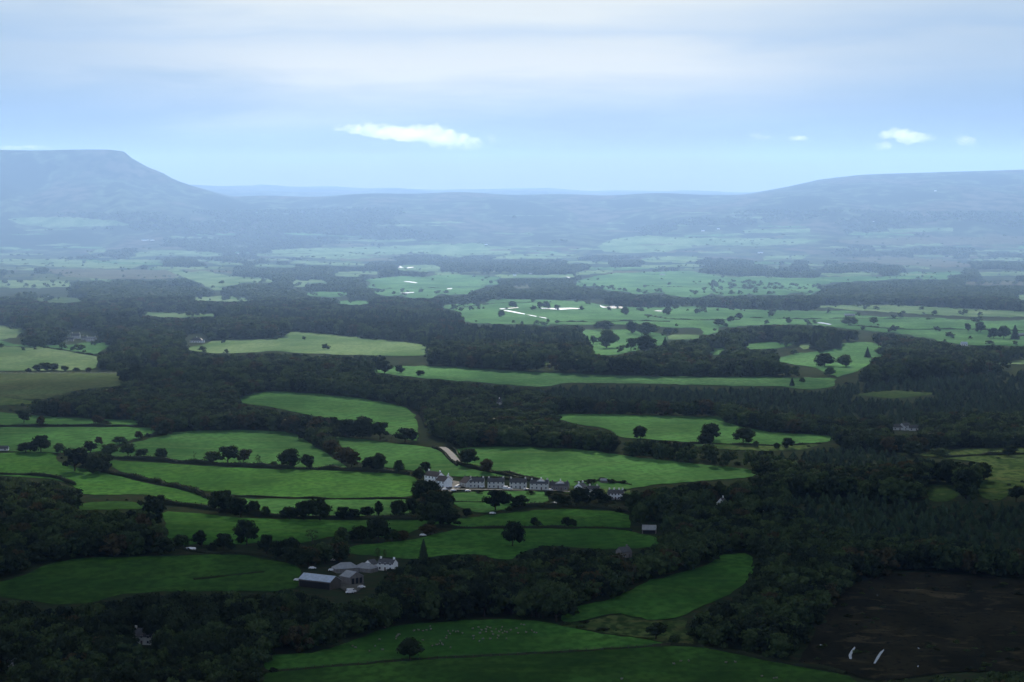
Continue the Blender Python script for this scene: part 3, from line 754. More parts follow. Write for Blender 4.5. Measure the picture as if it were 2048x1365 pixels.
# every tree that stands by itself or in a line: column, row of its foot, width and height as seen, kind, label, group
TREES = [
 (820,1320,48,42,'d','lone round oak in the sheep field above the wire fence'),
 (1025,1094,37,50,'d','tall lone tree with a waisted crown in the field below the village'),
 (1075,1054,15,12,'b','smallest round tree on the hedge line behind the tall lone tree'),
 (1131,1054,16,19,'d','taller half of the twin trees on the hedge below the village'),
 (1146,1055,17,18,'d','broader half of the twin trees on the hedge below the village'),
 (1069,1053,14,18,'d','slim upright tree on the hedge nearest the tall lone tree'),
 (847,1124,23,46,'c','pointed dark conifer beside the white farmhouse'),
 (222,913,32,25,'b','broad dark tree at the start of the long hedge across the green fields'),
 (256,914,31,27,'b','open-crowned tree second along the long hedge'),
 (281,915,25,18,'b','low spreading tree third along the long hedge'),
 (321,920,22,23,'b','small rounded tree alone on the long hedge before the bare tree'),
 (427,927,32,24,'b','spreading tree with sky gaps just past the bare tree'),
 (456,928,40,35,'d','tallest wide tree in the clump midway along the long hedge'),
 (487,929,28,30,'a','brownish tree at the end of the clump midway along the long hedge'),
 (516,932,14,22,'s','thin straggly tree standing alone on the long hedge'),
 (548,934,15,11,'b','tiny round tree on the long hedge between straggly tree and dark oak'),
 (581,938,42,38,'d','big dark oak near the far end of the long hedge'),
 (613,938,25,28,'d','smaller oak close beside the big dark oak on the long hedge'),
 (150,943,50,46,'d','largest dark tree in the clump where the hedges meet'),
 (186,948,36,36,'d','second dark tree in the clump where the hedges meet'),
 (181,907,28,24,'d','dark round tree behind the clump where the hedges meet'),
 (121,907,20,20,'b','small round tree between the two dark clumps by the lane'),
 (82,905,38,33,'d','tall dark tree above the low shed at the picture edge'),
 (52,906,40,22,'d','low dark tree screening the low shed at the picture edge'),
 (197,890,14,16,'a','slim brown tree above the dark clump at the field corner'),
 (239,889,28,15,'b','flat topped tree at the lower corner of the pale green field'),
 (277,879,16,16,'a','small russet tree at the upper corner of the pale green field'),
 (296,874,14,8,'u','low bush in the gap at the field corner'),
 (48,847,28,27,'d','dark round tree by itself in the narrow green strip'),
 (84,854,18,21,'a','brown narrow tree on the hedge under the narrow green strip'),
 (196,850,22,20,'a','reddish tree against the wood above the narrow green strip'),
 (212,852,20,11,'u','bush on the hedge beside the reddish tree'),
 (130,853,14,5,'u','low bush midway on the hedge under the narrow green strip'),
 (437,1026,42,43,'d','biggest round tree at the start of the lower hedgerow'),
 (454,1023,24,42,'d','tall narrow tree leaning behind the biggest round hedgerow tree'),
 (482,1035,35,38,'d','conical tree standing forward of the lower hedgerow'),
 (506,1028,22,26,'d','dark egg-shaped tree after the conical tree'),
 (530,1035,16,22,'b','thin light tree in the pasture gap of the lower hedgerow'),
 (580,1041,34,26,'d','low dark tree opening the thick clump of the lower hedgerow'),
 (608,1041,34,38,'d','tall ragged tree in the thick clump of the lower hedgerow'),
 (640,1042,46,46,'d','massive dark tree closing the thick clump of the lower hedgerow'),
 (688,1041,28,28,'d','round dark tree next after the thick clump'),
 (709,1040,24,22,'d','lower round tree beside the one next after the thick clump'),
 (735,1035,28,21,'d','flat dark tree with light showing under it in the lower hedgerow'),
 (757,1032,16,29,'d','narrow upright tree midway in the lower hedgerow'),
 (793,1035,34,34,'d','domed tree in the lower hedgerow below the striped field'),
 (820,1033,22,36,'d','tall slim tree in the lower hedgerow below the village'),
 (850,1034,28,26,'b','greyish tree under the big tree below the village'),
 (885,1035,34,30,'b','grey green tree at the hedge corner below the village'),
 (905,1034,22,20,'b','small tree after the grey green tree at the hedge corner'),
 (933,1035,18,18,'d','last round tree of the lower hedgerow'),
 (865,1010,52,48,'d','very large dark tree in front of the white gables'),
 (842,1000,36,38,'d','dark tree tucked beside the very large tree near the white gables'),
 (888,1016,38,34,'d','dark tree with a low skirt beneath the parked cars'),
 (840,962,26,24,'d','dark tree behind the first gabled house'),
 (991,1022,42,44,'d','large open tree in front of the middle of the village row'),
 (1036,1019,34,29,'d','sloping tree beside the large open tree before the village row'),
 (1012,1008,20,20,'d','smaller tree filling between two trees before the village row'),
 (1128,1014,38,24,'d','wide low tree at the end of the village green'),
 (1158,1008,38,34,'d','dark tree hiding the lower gabled house'),
 (1172,1010,30,26,'d','dark tree between the two houses at the end of the village'),
 (1198,1005,30,27,'d','round dark tree beside the chimneyed white house'),
 (1112,1000,18,14,'u','bush at the roadside past the last terrace'),
 (935,932,36,33,'d','round tree where the pale road bends into the village'),
 (975,946,26,28,'a','square topped brownish tree on the hedge above the terraces'),
 (851,946,22,22,'d','neat dome shaped tree above the first gabled house'),
 (798,947,20,26,'b','light loose tree at the end of the striped field'),
 (762,944,30,36,'d','tall pair mate with the airy crown at the field corner'),
 (740,943,30,28,'d','shorter pair mate at the field corner'),
 (703,939,38,40,'a','big brown tree at the foot of the brown diagonal row'),
 (683,927,32,32,'a','second brown tree up the brown diagonal row'),
 (660,909,30,28,'a','third brown tree up the brown diagonal row'),
 (643,893,26,27,'a','fourth brown tree up the brown diagonal row'),
 (626,880,24,26,'a','fifth brown tree up the brown diagonal row'),
 (609,868,24,25,'a','last brown tree up the brown diagonal row by the wood'),
 (319,1009,24,19,'d','conical dark tree alone at the end of a hollow'),
 (494,1091,41,50,'d','tall pear-shaped tree in the pasture above the big dark field'),
 (447,1102,36,34,'d','thick tree beside the gleaming pond'),
 (403,1095,30,32,'d','tree rising directly behind the gleaming pond'),
 (366,1094,30,24,'b','thin grey tree beside the wood near the pond'),
 (425,1103,22,18,'u','dark bush between pond and thick tree'),
 (533,1108,28,40,'d','slender tree on the hedge descending to the farm'),
 (560,1118,32,36,'d','leaning tree on the hedge descending to the farm'),
 (583,1122,34,46,'d','tallest tree on the hedge descending to the farm'),
 (625,1087,28,27,'s','twiggy half bare tree in the pasture above the farm'),
 (617,1136,40,38,'d','broad tree directly behind the farm yard'),
 (650,1129,32,30,'b','greenish tree behind the farm sheds'),
 (684,1124,36,36,'d','round tree over the farm sheds'),
 (683,1087,30,32,'b','slim feathery tree in the hedge above the farm'),
 (705,1084,26,24,'d','low dark tree in the hedge above the farm'),
 (724,1084,30,32,'d','dark tree next to the great tree in the hedge above the farm'),
 (757,1084,44,46,'d','great tree with the highest crown in the hedge above the farm'),
 (785,1083,28,24,'b','sloping tree after the great tree in the hedge above the farm'),
 (808,1081,30,20,'a','trimmed brown block of trees ending the hedge above the farm'),
 (755,1120,14,24,'s','sparse spindly tree behind the farmhouse chimney'),
 (770,1119,12,20,'s','second spindly tree behind the farmhouse roof'),
 (862,1071,34,22,'a','rounded russet tree at the corner of the deep green field'),
 (900,1055,44,27,'d','wide dark tree on the field corner above the russet tree'),
 (1281,878,28,26,'d','dark tree standing free in the field beyond the village wood'),
 (1427,881,36,34,'d','taller mushroom-shaped tree in the field beside the long plantation'),
 (1409,894,30,26,'d','lower tree in front of the mushroom-shaped tree'),
 (1486,889,36,32,'d','second mushroom-shaped tree standing alone in the field'),
 (1575,898,24,22,'d','dark ball tree in the rough grass strip'),
 (1553,898,13,12,'d','tiny tree beside the dark ball tree'),
 (1382,896,12,11,'d','small dark tree on the wood edge below the mushroom-shaped tree'),
 (1511,896,12,14,'b','pale slender tree after the second mushroom-shaped tree'),
 (2018,913,28,23,'d','dark tree in the rough field at the picture edge'),
 (1932,998,48,58,'d','giant dark tree between the two rough fields'),
 (1968,962,40,36,'d','dark tree joined behind the giant dark tree'),
 (2032,1004,34,32,'d','dark tree at the lower corner of the rough field'),
 (1882,914,36,17,'b','low spreading tree on the strip below the brown wood'),
 (655,870,42,34,'d','bulky dark tree at the head of the clump inside the upper field'),
 (690,876,38,36,'d','second dark tree of the clump inside the upper field'),
 (725,876,50,42,'d','highest dark tree of the clump inside the upper field'),
 (760,880,36,36,'d','dark tree falling away at the tail of the clump inside the upper field'),
 (810,885,40,28,'d','dark tree by the lane below the upper field'),
 (738,745,19,25,'c','tall narrow conifer at the tip of the long bright field'),
 (769,748,29,27,'d','large bell-shaped tree in the long bright field'),
 (800,748,17,18,'d','middling tree in the long bright field'),
 (841,752,16,11,'d','small round tree in the long bright field'),
 (1584,773,13,17,'c','dark little conifer at the end of the long bright field'),
 (1604,766,11,11,'b','little tree behind the dark little conifer'),
 (1213,697,36,36,'b','great spreading tree in the sunlit parkland'),
 (1187,690,14,18,'b','small stemmed tree in the sunlit parkland'),
 (1235,682,9,9,'b','tiny round tree in the sunlit parkland'),
 (1206,662,34,19,'b','wide tree at the top of the sunlit parkland'),
 (1262,668,22,24,'d','upright tree at the top edge of the sunlit parkland'),
 (1292,672,40,26,'b','heavy rounded tree beyond the sunlit parkland'),
 (1288,708,40,36,'d','dark pyramidal tree before the sunlit parkland'),
 (1262,703,24,26,'b','grey tree between the great spreading and pyramidal trees'),
 (1330,707,26,32,'c','dark column-shaped conifer before the sunlit parkland'),
 (1025,616,15,13,'b','tree on the river bank above the first bright bend'),
 (1078,618,12,14,'b','narrower of two trees side by side in the river meadow'),
 (1092,618,15,15,'b','wider of two trees side by side in the river meadow'),
 (1003,635,13,14,'b','tree standing below the first bright bend'),
 (1250,631,15,16,'b','tree just below the short bright bend'),
 (1303,618,10,9,'b','small tree beyond the short bright bend'),
 (1333,631,15,14,'b','round tree beside the last glint of river'),
 (955,614,7,8,'b','tiny tree near the head of the river meadow'),
 (1437,653,20,15,'b','low wide tree at the foot of the river meadow'),
 (1461,645,15,13,'b','nearer of a pair of trees mid river meadow'),
 (1478,639,15,13,'b','farther of a pair of trees mid river meadow'),
 (1395,628,11,10,'b','faint tree at the top of the river meadow'),
 (1697,652,28,18,'b','clump-like tree by the pale sandy bank'),
 (1748,649,14,15,'b','tree alone by the hedge in the wide eastern meadow'),
 (1936,666,12,19,'d','narrow dark tree in the wide eastern meadow'),
 (1961,666,18,21,'d','dark cone-topped tree in the wide eastern meadow'),
 (1987,678,20,21,'d','first dark tree of the group at the meadow end'),
 (2008,679,26,26,'d','biggest dark tree of the group at the meadow end'),
 (2030,680,20,30,'c','conifer over the group at the meadow end'),
 (1628,698,22,36,'c','first conifer of the dark stand beside a pale field'),
 (1642,699,22,40,'c','tallest conifer of the dark stand beside a pale field'),
 (1656,699,22,36,'c','third conifer of the dark stand beside a pale field'),
 (1673,698,24,33,'c','last conifer of the dark stand beside a pale field'),
 (1697,682,18,14,'b','small tree in the pale field past the dark stand'),
 (1762,711,22,17,'b','low tree in the sunlit gap in the eastern woods'),
 (1649,734,38,26,'d','broad dark tree before the sunlit gap'),
 (1753,742,40,28,'d','dark dome tree at the lower side of the sunlit gap'),
 (1692,735,30,24,'b','rounded tree in the middle of the sunlit gap'),
 (1735,716,16,22,'c','thin conifer at the side of the sunlit gap'),
 (1660,752,20,16,'b','small tree under the broad dark tree by the gap'),
 (881,643,11,25,'c','first spire in the row of far conifers above the big wood'),
 (895,645,12,23,'c','second spire in the row of far conifers'),
 (906,647,10,21,'c','third spire in the row of far conifers'),
 (920,650,14,21,'c','broadest spire ending the row of far conifers'),
 (870,645,9,20,'c','thin spire beside the first of the far conifers'),
 (860,708,22,34,'c','dark conifer at the corner of the big wood'),
 (1148,706,26,44,'c','towering conifer at the sunlit end of the big wood'),
 (1175,708,24,36,'c','dark conifer on the outer corner of the big wood'),
 (1130,704,24,40,'c','conifer just inside the sunlit end of the big wood'),
 (145,702,10,9,'b','small tree below the white houses on the field hedge'),
 (110,741,20,14,'d','bushy tree starting the row on the moor edge'),
 (92,743,24,18,'d','largest tree of the row on the moor edge'),
 (72,744,18,14,'d','tree before the largest of the row on the moor edge'),
 (130,744,16,12,'b','thinner tree of the row on the moor edge'),
 (152,744,12,9,'b','small bush-like tree of the row on the moor edge'),
 (178,745,12,10,'a','brownish last tree of the row on the moor edge'),
 (58,745,12,9,'u','bush in the row on the moor edge'),
 (1312,1280,42,34,'d','dark rounded tree in the rough corner above the wire fence'),
 (1170,1246,24,6,'u','low dark thicket in the rough corner'),
 (1205,1262,26,7,'u','longer low thicket in the rough corner'),
 (1345,1288,22,18,'b','paler bush-like tree beside the dark rounded tree'),
 (548,1345,16,11,'u','small dark bush at the end of the wire fence'),
 (1415,1046,34,28,'a','golden topped tree in the wood near the hidden white house'),
 (1375,1092,26,22,'a','yellowish tree low in the wood beyond the deep green field'),
 (782,1150,26,13,'d','low dark tree hiding the foot of the white farmhouse'),
 (803,1152,26,18,'d','dark tree on the drive side of the white farmhouse'),
 (1062,990,16,9,'u','round garden bush before the second grey double house'),
 (1098,992,18,11,'u','garden bush before the white chimney gable'),
 (958,988,15,8,'u','small bush at the green under the first grey terrace house'),
 (1218,1005,16,14,'d','small dark tree at the near corner of the chimneyed white house'),
 (1252,1008,22,20,'d','dark tree closing the village at the wood edge'),
 (938,972,9,8,'u','tiny bush between brown roof and first grey terrace house'),
 (1223,968,16,10,'u','bush beside the little shed above the village'),
 (1205,963,18,9,'u','second bush beside the little shed above the village'),
 (1180,969,24,11,'u','rounded bush on the garden hedge above the village end'),
 (1246,968,16,8,'u','hedge bush at the corner of the village end garden'),
]
HEROS = []
for row in TREES:
    px, py, w, h, fam, label = row[:6]
    if w == 0: continue
    p = at(px, py); k = mpp(p)
    plant(p, w * k * 1.06, h * k * 1.04, fam, label)
    HEROS.append((px, py, w))
p = at(388, 924)
t = thing('bare_tree', (p.x, p.y, p.z), 0.6, 'leafless thin tree with forked branches on the long hedge', 'tree'); t.scale = (13 * mpp(p) * 1.6,) * 2 + (25 * mpp(p) * 1.05,)
bm_ = bare_mesh(5)
cut = 5 * 3 + 2
bt = MB(); bt.tube([(0, 0, -.02), (.01, 0, .2), (.016, 0, .43)], [.036, .03, .02], 7); bt.build('trunk', BARK, t)
bm_.build('branch', BARK, t)

# ------------------------------------------------------------------ the woods
BIG = [crown_broad('wood_crown', 300 + i, LEAF, 520, zlo=.02, wide=.5, nl=9, size=.062) for i in range(5)]
BIGD = [crown_broad('wood_crown', 310 + i, LEAFD, 520, zlo=.02, wide=.5, nl=10, size=.062) for i in range(4)]
BIGA = [crown_broad('wood_crown', 320 + i, LEAFA, 480, zlo=.02, wide=.5, nl=9, size=.062) for i in range(1)]
FIR = [crown_conifer('fir_crown', 330 + i, LEAFC, 420, wide=.5, size=.06, power=(.8, .65, .9)[i]) for i in range(3)]
YOUNG = [crown_conifer('fir_crown', 340 + i, LEAFP, 320, wide=.5, size=.07, power=.7) for i in range(2)]
FARC = [crown_broad('far_crown', 350 + i, LEAF, 130, zlo=0, wide=.5, nl=6, size=.11) for i in range(3)]

CONIFER_AREAS = [
 [(1095,775),(1500,772),(1700,775),(2120,740),(2120,860),(1900,850),(1700,862),(1480,842),(1450,832),(1130,826),(1060,800)],
 [(1520,905),(1760,905),(1960,930),(1940,960),(1560,955)],
 [(1560,990),(1860,1010),(2120,1015),(2120,1150),(1840,1120),(1620,1080)],
 [(855,640),(940,645),(1190,700),(1180,712),(860,712),(845,690)],
 [(700,740),(1100,775),(1090,800),(860,780),(640,745)],
 [(380,640),(860,640),(840,685),(570,655)],
]
CM = np.zeros((MH, MW), np.uint8)
for k_, p_ in enumerate(CONIFER_AREAS): raster(p_, CM, 1 if k_ in (3, 5) else 2)


def vnoise(x, y, s, seed):
    r = np.random.default_rng(seed); t = r.uniform(0, 1, (64, 64))
    fx, fy = x / s, y / s
    ix, iy = np.floor(fx).astype(int), np.floor(fy).astype(int)
    ax, ay = fx - ix, fy - iy
    ax = ax * ax * (3 - 2 * ax); ay = ay * ay * (3 - 2 * ay)
    g = lambda i, j: t[i % 64, j % 64]
    return (g(ix, iy) * (1 - ax) + g(ix + 1, iy) * ax) * (1 - ay) + (g(ix, iy + 1) * (1 - ax) + g(ix + 1, iy + 1) * ax) * ay


def sample(y0, y1, cell, jit=.48):
    ys = np.arange(y0, y1, cell); hw = 0.235 * y1 + 160
    xs = np.arange(-hw, hw, cell)
    X, Y = np.meshgrid(xs, ys); X = X.ravel() + RNG.uniform(-jit, jit, X.size) * cell; Y = Y.ravel() + RNG.uniform(-jit, jit, Y.size) * cell
    k = np.abs(X) < 0.235 * Y + 160
    return X[k], Y[k]


def wood_points(y0, y1, cell, hmin, hmax, thin=None):
    X, Y = sample(y0, y1, cell)
    Z = hgt(X, Y)
    n1 = vnoise(X, Y, cell * 9, 3); n2 = RNG.uniform(0, 1, X.size)
    H = hmin + (hmax - hmin) * (.55 * n1 + .45 * n2)
    px, py = to_px(X, Y, Z)
    hp = H * F / Y
    c = is_open(px, py)
    keep = (c == 0) | ((c == 2) & (n2 < .35))
    con = CM[np.clip((py - WOODMASK_Y0).astype(int), 0, MH - 1), np.clip((px - WOODMASK_X0).astype(int), 0, MW - 1)]
    con = np.where((con == 1) & (RNG.uniform(0, 1, X.size) < .45), 0, con)
    H = np.where(con == 2, H * .40, np.where(con == 1, H * 1.22, H)); hp = H * F / Y
    wp = np.where(con > 0, .22, .40) * hp
    for fr in (.3, .62, .92):
        for s in (-.8, 0, .8):
            keep &= is_open(px + s * wp * (1 if fr < .8 else .5), py - fr * hp) % 2 == 0
    if thin is not None:
        keep &= vnoise(X, Y, thin[0], 8) + .5 * vnoise(X, Y, thin[0] / 3, 9) > thin[1]
    return X[keep], Y[keep], Z[keep], H[keep], con[keep], px[keep], py[keep]


A = wood_points(760, 2600, 9.0, 8.5, 18.5)
B_ = wood_points(2600, 5200, 13.5, 9, 25)
C_ = wood_points(5200, 9500, 19, 11, 24, (420, .50))
D_ = wood_points(9500, 17500, 40, 11, 19, (1100, .66))
kd = D_[2] < 60 + 40 * vnoise(D_[0], D_[1], 800, 77)
D_ = tuple(a[kd] for a in D_)
AX, AY, AZ, AH, AC, APX, APY = A
# the nearest 300 or so broadleaf trees in frame become things of their own
n_hand = sum(1 for r in TREES if r[2] > 0 and r[4] in 'bdas')
size = AH / AY
ok = (AC == 0) & (APX > 5) & (APX < 2043) & (APY - AH * F / AY * .8 < 1362) & (APY > 700)
order = np.argsort(-np.where(ok, size, -1))[:max(0, 296 - n_hand)]
WOODS = [
 (lambda x, y: x < 345 and y < 1165, 'dark broadleaf tree crowded in the wood beside the big dark field', 'trees of the wood beside the big dark field'),
 (lambda x, y: x < 560 and y > 1165, 'near black broadleaf tree packed in the wood around the grey cottage', 'trees of the near wood around the grey cottage'),
 (lambda x, y: x < 1340, 'dark broadleaf tree in the belt of wood between farm and sheep field', 'trees of the belt between farm and sheep field'),
 (lambda x, y: True, 'dark broadleaf tree in the wood bordering the brown felled ground', 'trees of the wood bordering the felled ground'),
]
solo = np.zeros(len(AX), bool)
for i in order:
    if not ok[i]: continue
    solo[i] = True
    for test, lab, grp in WOODS:
        if test(APX[i], APY[i]):
            plant(Vector((AX[i], AY[i], AZ[i])), AH[i] * random.uniform(.72, .95), AH[i], 'd' if random.random() < .72 else 'b', lab, grp); break


def gn_scatter(name, pts, meshes, material_objs=None):
    """one object of kind stuff: meshes stood on points by geometry nodes"""
    X, Y, Z, W, H, vid = pts
    me = bpy.data.meshes.new(name); me.vertices.add(len(X))
    me.vertices.foreach_set('co', np.c_[X, Y, Z].astype(np.float32).ravel())
    a = me.attributes.new('tree_scale', 'FLOAT_VECTOR', 'POINT'); a.data.foreach_set('vector', np.c_[W, W, H].astype(np.float32).ravel())
    a = me.attributes.new('tree_turn', 'FLOAT_VECTOR', 'POINT'); a.data.foreach_set('vector', np.c_[X * 0, X * 0, RNG.uniform(0, 2 * PI, len(X))].astype(np.float32).ravel())
    a = me.attributes.new('tree_kind', 'INT', 'POINT'); a.data.foreach_set('value', vid.astype(np.int32))
    o = bpy.data.objects.new(name, me); COL.objects.link(o)
    ng = bpy.data.node_groups.new(name, 'GeometryNodeTree')
    ng.interface.new_socket('Geometry', in_out='INPUT', socket_type='NodeSocketGeometry'); ng.interface.new_socket('Geometry', in_out='OUTPUT', socket_type='NodeSocketGeometry')
    gi, go = ng.nodes.new('NodeGroupInput'), ng.nodes.new('NodeGroupOutput')
    jn = ng.nodes.new('GeometryNodeJoinGeometry')
    for m in reversed(meshes):
        src = bpy.data.objects.new('pattern_' + name, m)           # never linked to the scene: only its shape is read
        oi = ng.nodes.new('GeometryNodeObjectInfo'); oi.inputs['Object'].default_value = src
        g2 = ng.nodes.new('GeometryNodeGeometryToInstance'); ng.links.new(oi.outputs['Geometry'], g2.inputs[0]); ng.links.new(g2.outputs[0], jn.inputs[0])
    ip = ng.nodes.new('GeometryNodeInstanceOnPoints')
    ip.inputs['Pick Instance'].default_value = True
    def attr(nm, dt):
        n = ng.nodes.new('GeometryNodeInputNamedAttribute'); n.data_type = dt; n.inputs['Name'].default_value = nm; return n.outputs[0]
    ng.links.new(gi.outputs[0], ip.inputs['Points']); ng.links.new(jn.outputs[0], ip.inputs['Instance'])
    ng.links.new(attr('tree_kind', 'INT'), ip.inputs['Instance Index'])
    er = ng.nodes.new('FunctionNodeEulerToRotation'); ng.links.new(attr('tree_turn', 'FLOAT_VECTOR'), er.inputs[0]); ng.links.new(er.outputs[0], ip.inputs['Rotation'])
    ng.links.new(attr('tree_scale', 'FLOAT_VECTOR'), ip.inputs['Scale'])
    ng.links.new(ip.outputs[0], go.inputs[0])
    md = o.modifiers.new('scatter', 'NODES'); md.node_group = ng
    return tag(o, kind='stuff')


def stuff(name, sets, meshes, pick):
    X = np.concatenate([s[0] for s in sets]); Y = np.concatenate([s[1] for s in sets]); Z = np.concatenate([s[2] for s in sets]); H = np.concatenate([s[3] for s in sets])
    con = np.concatenate([s[4] for s in sets])
    W, vid = pick(X, Y, H, con)
    gn_scatter(name, (X, Y, Z - .3, W, H, vid), meshes)


def pick_broad(X, Y, H, con):
    n = len(X); r = RNG.uniform(0, 1, n); k = vnoise(X, Y, 90, 21)
    vid = np.where(r < .05 + .10 * (k > .72), 9, np.where(r < .5 + .5 * (k - .5), RNG.integers(5, 9, n), RNG.integers(0, 5, n)))
    return H * RNG.uniform(.68, 1.15, n), vid


def pick_fir(X, Y, H, con):
    n = len(X)
    vid = np.where(con == 2, np.where(RNG.uniform(0, 1, n) < .7, RNG.integers(3, 5, n), RNG.integers(0, 3, n)), RNG.integers(0, 3, n))
    return H * RNG.uniform(.36, .52, n) * np.where(con == 2, 2.3, 1), vid


sub = lambda S, m: tuple(a[m] for a in S)
near_b = sub(A, (AC == 0) & ~solo); near_c = sub(A, AC > 0)
stuff('woodland', [near_b, sub(B_, B_[4] == 0)], BIG + BIGD + BIGA, pick_broad)
stuff('conifer_plantation', [near_c, sub(B_, B_[4] > 0)], FIR + YOUNG, pick_fir)
def dotted():
    """single trees and hedge lines strewn over the far meadows"""
    X, Y = sample(3300, 13000, 48); Z = hgt(X, Y); px, py = to_px(X, Y, Z)
    r = vnoise(X, Y, 300, 51); hline = np.abs(vnoise(X, Y * .5, 330, 57) - .5) < .05
    ed = (is_open(px, py - 5) == 0) | (is_open(px, py + 4) == 0) | (is_open(px - 9, py) == 0) | (is_open(px + 9, py) == 0)
    k = (is_open(px, py) == 1) & ((ed & (RNG.uniform(0, 1, X.size) < .45)) | (RNG.uniform(0, 1, X.size) < .014) | (hline & (RNG.uniform(0, 1, X.size) < .8)))
    k &= (Y < 7200) | (RNG.uniform(0, 1, X.size) < .38)
    return X[k], Y[k], Z[k], RNG.uniform(4, 13, k.sum()) * np.where(Y[k] > 7200, .75, 1), Z[k] * 0


E_ = dotted()
stuff('far_woodland', [C_, D_, E_], FARC, lambda X, Y, H, con: (H * RNG.uniform(.9, 1.5, len(X)) * np.where(Y > 9500, 1.5, 1), RNG.integers(0, 3, len(X))))
# low scrub along the wood edges and on rough ground
def scrub_points():
    X, Y = sample(900, 2700, 13); Z = hgt(X, Y); px, py = to_px(X, Y, Z)
    H = RNG.uniform(1.0, 3.4, X.size); hp = H * F / Y
    o0 = is_open(px, py); o1 = is_open(px, py - hp * 2.2); o2 = is_open(px, py - hp * 5)
    edge = (o0 != 1) & (o0 != 3) & (o1 != 1) & (o2 == 1)
    k = edge & (RNG.uniform(0, 1, X.size) < .8)
    return X[k], Y[k], Z[k], H[k], H[k] * 0
SP_ = scrub_points()


def brash():
    """self-sown bushes on the felled ground and the rough corners"""
    X, Y = sample(960, 2700, 9); Z = hgt(X, Y); px, py = to_px(X, Y, Z)
    n = vnoise(X, Y, 45, 91); m = np.zeros(X.size, bool)
    q = np.c_[px, py]
    for mk, poly in FIELDS:
        if mk in ('clear', 'rough') and max(p[1] for p in poly) > 880: m |= inside(np.array(poly), q) & (n + RNG.uniform(0, .5, X.size) > (.86 if mk == 'clear' else 1.08))
    m &= is_open(px, py) == 1
    H = RNG.uniform(.7, 2.6, m.sum())
    return X[m], Y[m], Z[m], H, H * 0


SP2 = brash()
stuff('scrub', [SP_, SP2], [recol(BUSH[0], LEAFH), recol(BUSH[1], LEAF)], lambda X, Y, H, con: (H * RNG.uniform(1.2, 2.2, len(X)), RNG.integers(0, 2, len(X))))

# ------------------------------------------------------------------ hedges and fences
def hedge(line, h, w, label, mat=LEAFH, dens=1.0, group=None):
    pts = [at(*p) for p in densify(smooth_poly(line, False), 8, False)]
    res = [pts[0]]
    for p in pts[1:]:
        d = p - res[-1]; L = d.length; n = max(1, int(L / 1.6)); a = res[-1]
        for k in range(1, n + 1):
            q = a.lerp(p, k / n); res.append(Vector((q.x, q.y, float(hgt(q.x, q.y)))))
    P = np.array([p[:] for p in res]); n = len(P)
    D = np.gradient(P[:, :2], axis=0); D /= np.maximum(np.linalg.norm(D, axis=1, keepdims=True), 1e-6)
    Nn = np.c_[-D[:, 1], D[:, 0]]
    hh = h * (.35 + 1.35 * vnoise(P[:, 0], P[:, 1], 14, 33)); ww = w * (.5 + 1.0 * vnoise(P[:, 0], P[:, 1], 9, 35))
    V, T = [], []
    prof = [(-.5, -.1), (-.46, .55), (-.2, .9), (.2, .92), (.46, .5), (.5, -.1)]
    for i in range(n):
        for a, b in prof: V.append((P[i, 0] + Nn[i, 0] * a * ww[i] * .85, P[i, 1] + Nn[i, 1] * a * ww[i] * .85, P[i, 2] + b * hh[i] * .9))
    for i in range(n - 1):
        for k in range(5): T.append((i * 6 + k, i * 6 + k + 1, i * 6 + k + 7, i * 6 + k + 6))
    T.append(tuple(range(5, -1, -1))); T.append(tuple((n - 1) * 6 + k for k in range(6)))
    m = int(n * 9 * dens); idx = RNG.integers(0, n, m); th = RNG.uniform(-1.5, 1.5, m)
    c = np.c_[P[idx, 0] + Nn[idx, 0] * np.sin(th) * ww[idx] * .5, P[idx, 1] + Nn[idx, 1] * np.sin(th) * ww[idx] * .5, P[idx, 2] + np.cos(th) ** .7 * hh[idx]]
    c += RNG.normal(size=c.shape) * .15
    q, qf = quads(c, np.c_[Nn[idx] * np.sin(th)[:, None], np.cos(th)] + RNG.normal(size=(m, 3)) * .4, .38 * max(.7, h / 2), RNG)
    o = mesh_obj('hedge', V + q.tolist(), T + [tuple(int(v) + len(V) for v in f) for f in qf], mat)
    return tag(o, label, 'hedge', group)


hedge([(205,915),(340,925),(513,936),(700,942),(818,949)], 3.0, 3.5, 'long dark hedge across the green fields beneath the row of single trees')
hedge([(913,929),(950,938),(990,947),(1040,960),(1090,968),(1125,972)], 2.6, 3.2, 'thick dark hedge slanting down from the road bend behind the terraces')
hedge([(985,943),(1030,952),(1080,963),(1120,970)], 2.2, 2.6, 'second hedge running beside the thick hedge behind the terraces')
hedge([(884,1055),(920,1057),(1056,1057),(1227,1058),(1262,1063)], 1.9, 2.2, 'thin straight hedge between the two deep green fields below the village')
hedge([(1018,1022),(1053,1014),(1150,1015),(1210,1019),(1262,1025)], 3.0, 5.0, 'broad bramble hedge curving under the village green')
hedge([(899,1005),(940,1005),(974,1006)], 1.4, 1.6, 'short low hedge halving the village green')
hedge([(-20,854),(130,853),(310,854)], 2.2, 2.6, 'straight hedge under the narrow green strip')
hedge([(205,946),(260,956),(324,969),(380,983),(424,1000)], 3.2, 4.5, 'ragged hedge running downhill from the meeting of the hedges')
hedge([(300,1008),(360,1012),(420,1020),(480,1028),(560,1037),(700,1040),(880,1042),(915,1034)], 2.8, 3.6, 'long lower hedgerow under the big round trees')
hedge([(470,994),(600,997),(700,999),(832,998)], 1.2, 1.6, 'low dark bank along the foot of the striped field')
hedge([(80,695),(140,704),(193,712)], 2.0, 2.4, 'dark hedge crossing the pale field below the white houses')
hedge([(-20,950),(51,951),(113,957),(150,972)], 2.2, 3.0, 'scrubby hedge across the lower sloping pasture')
hedge([(330,1090),(400,1107),(470,1107),(540,1116),(600,1128)], 2.0, 3.0, 'hedge along the top of the big dark field')
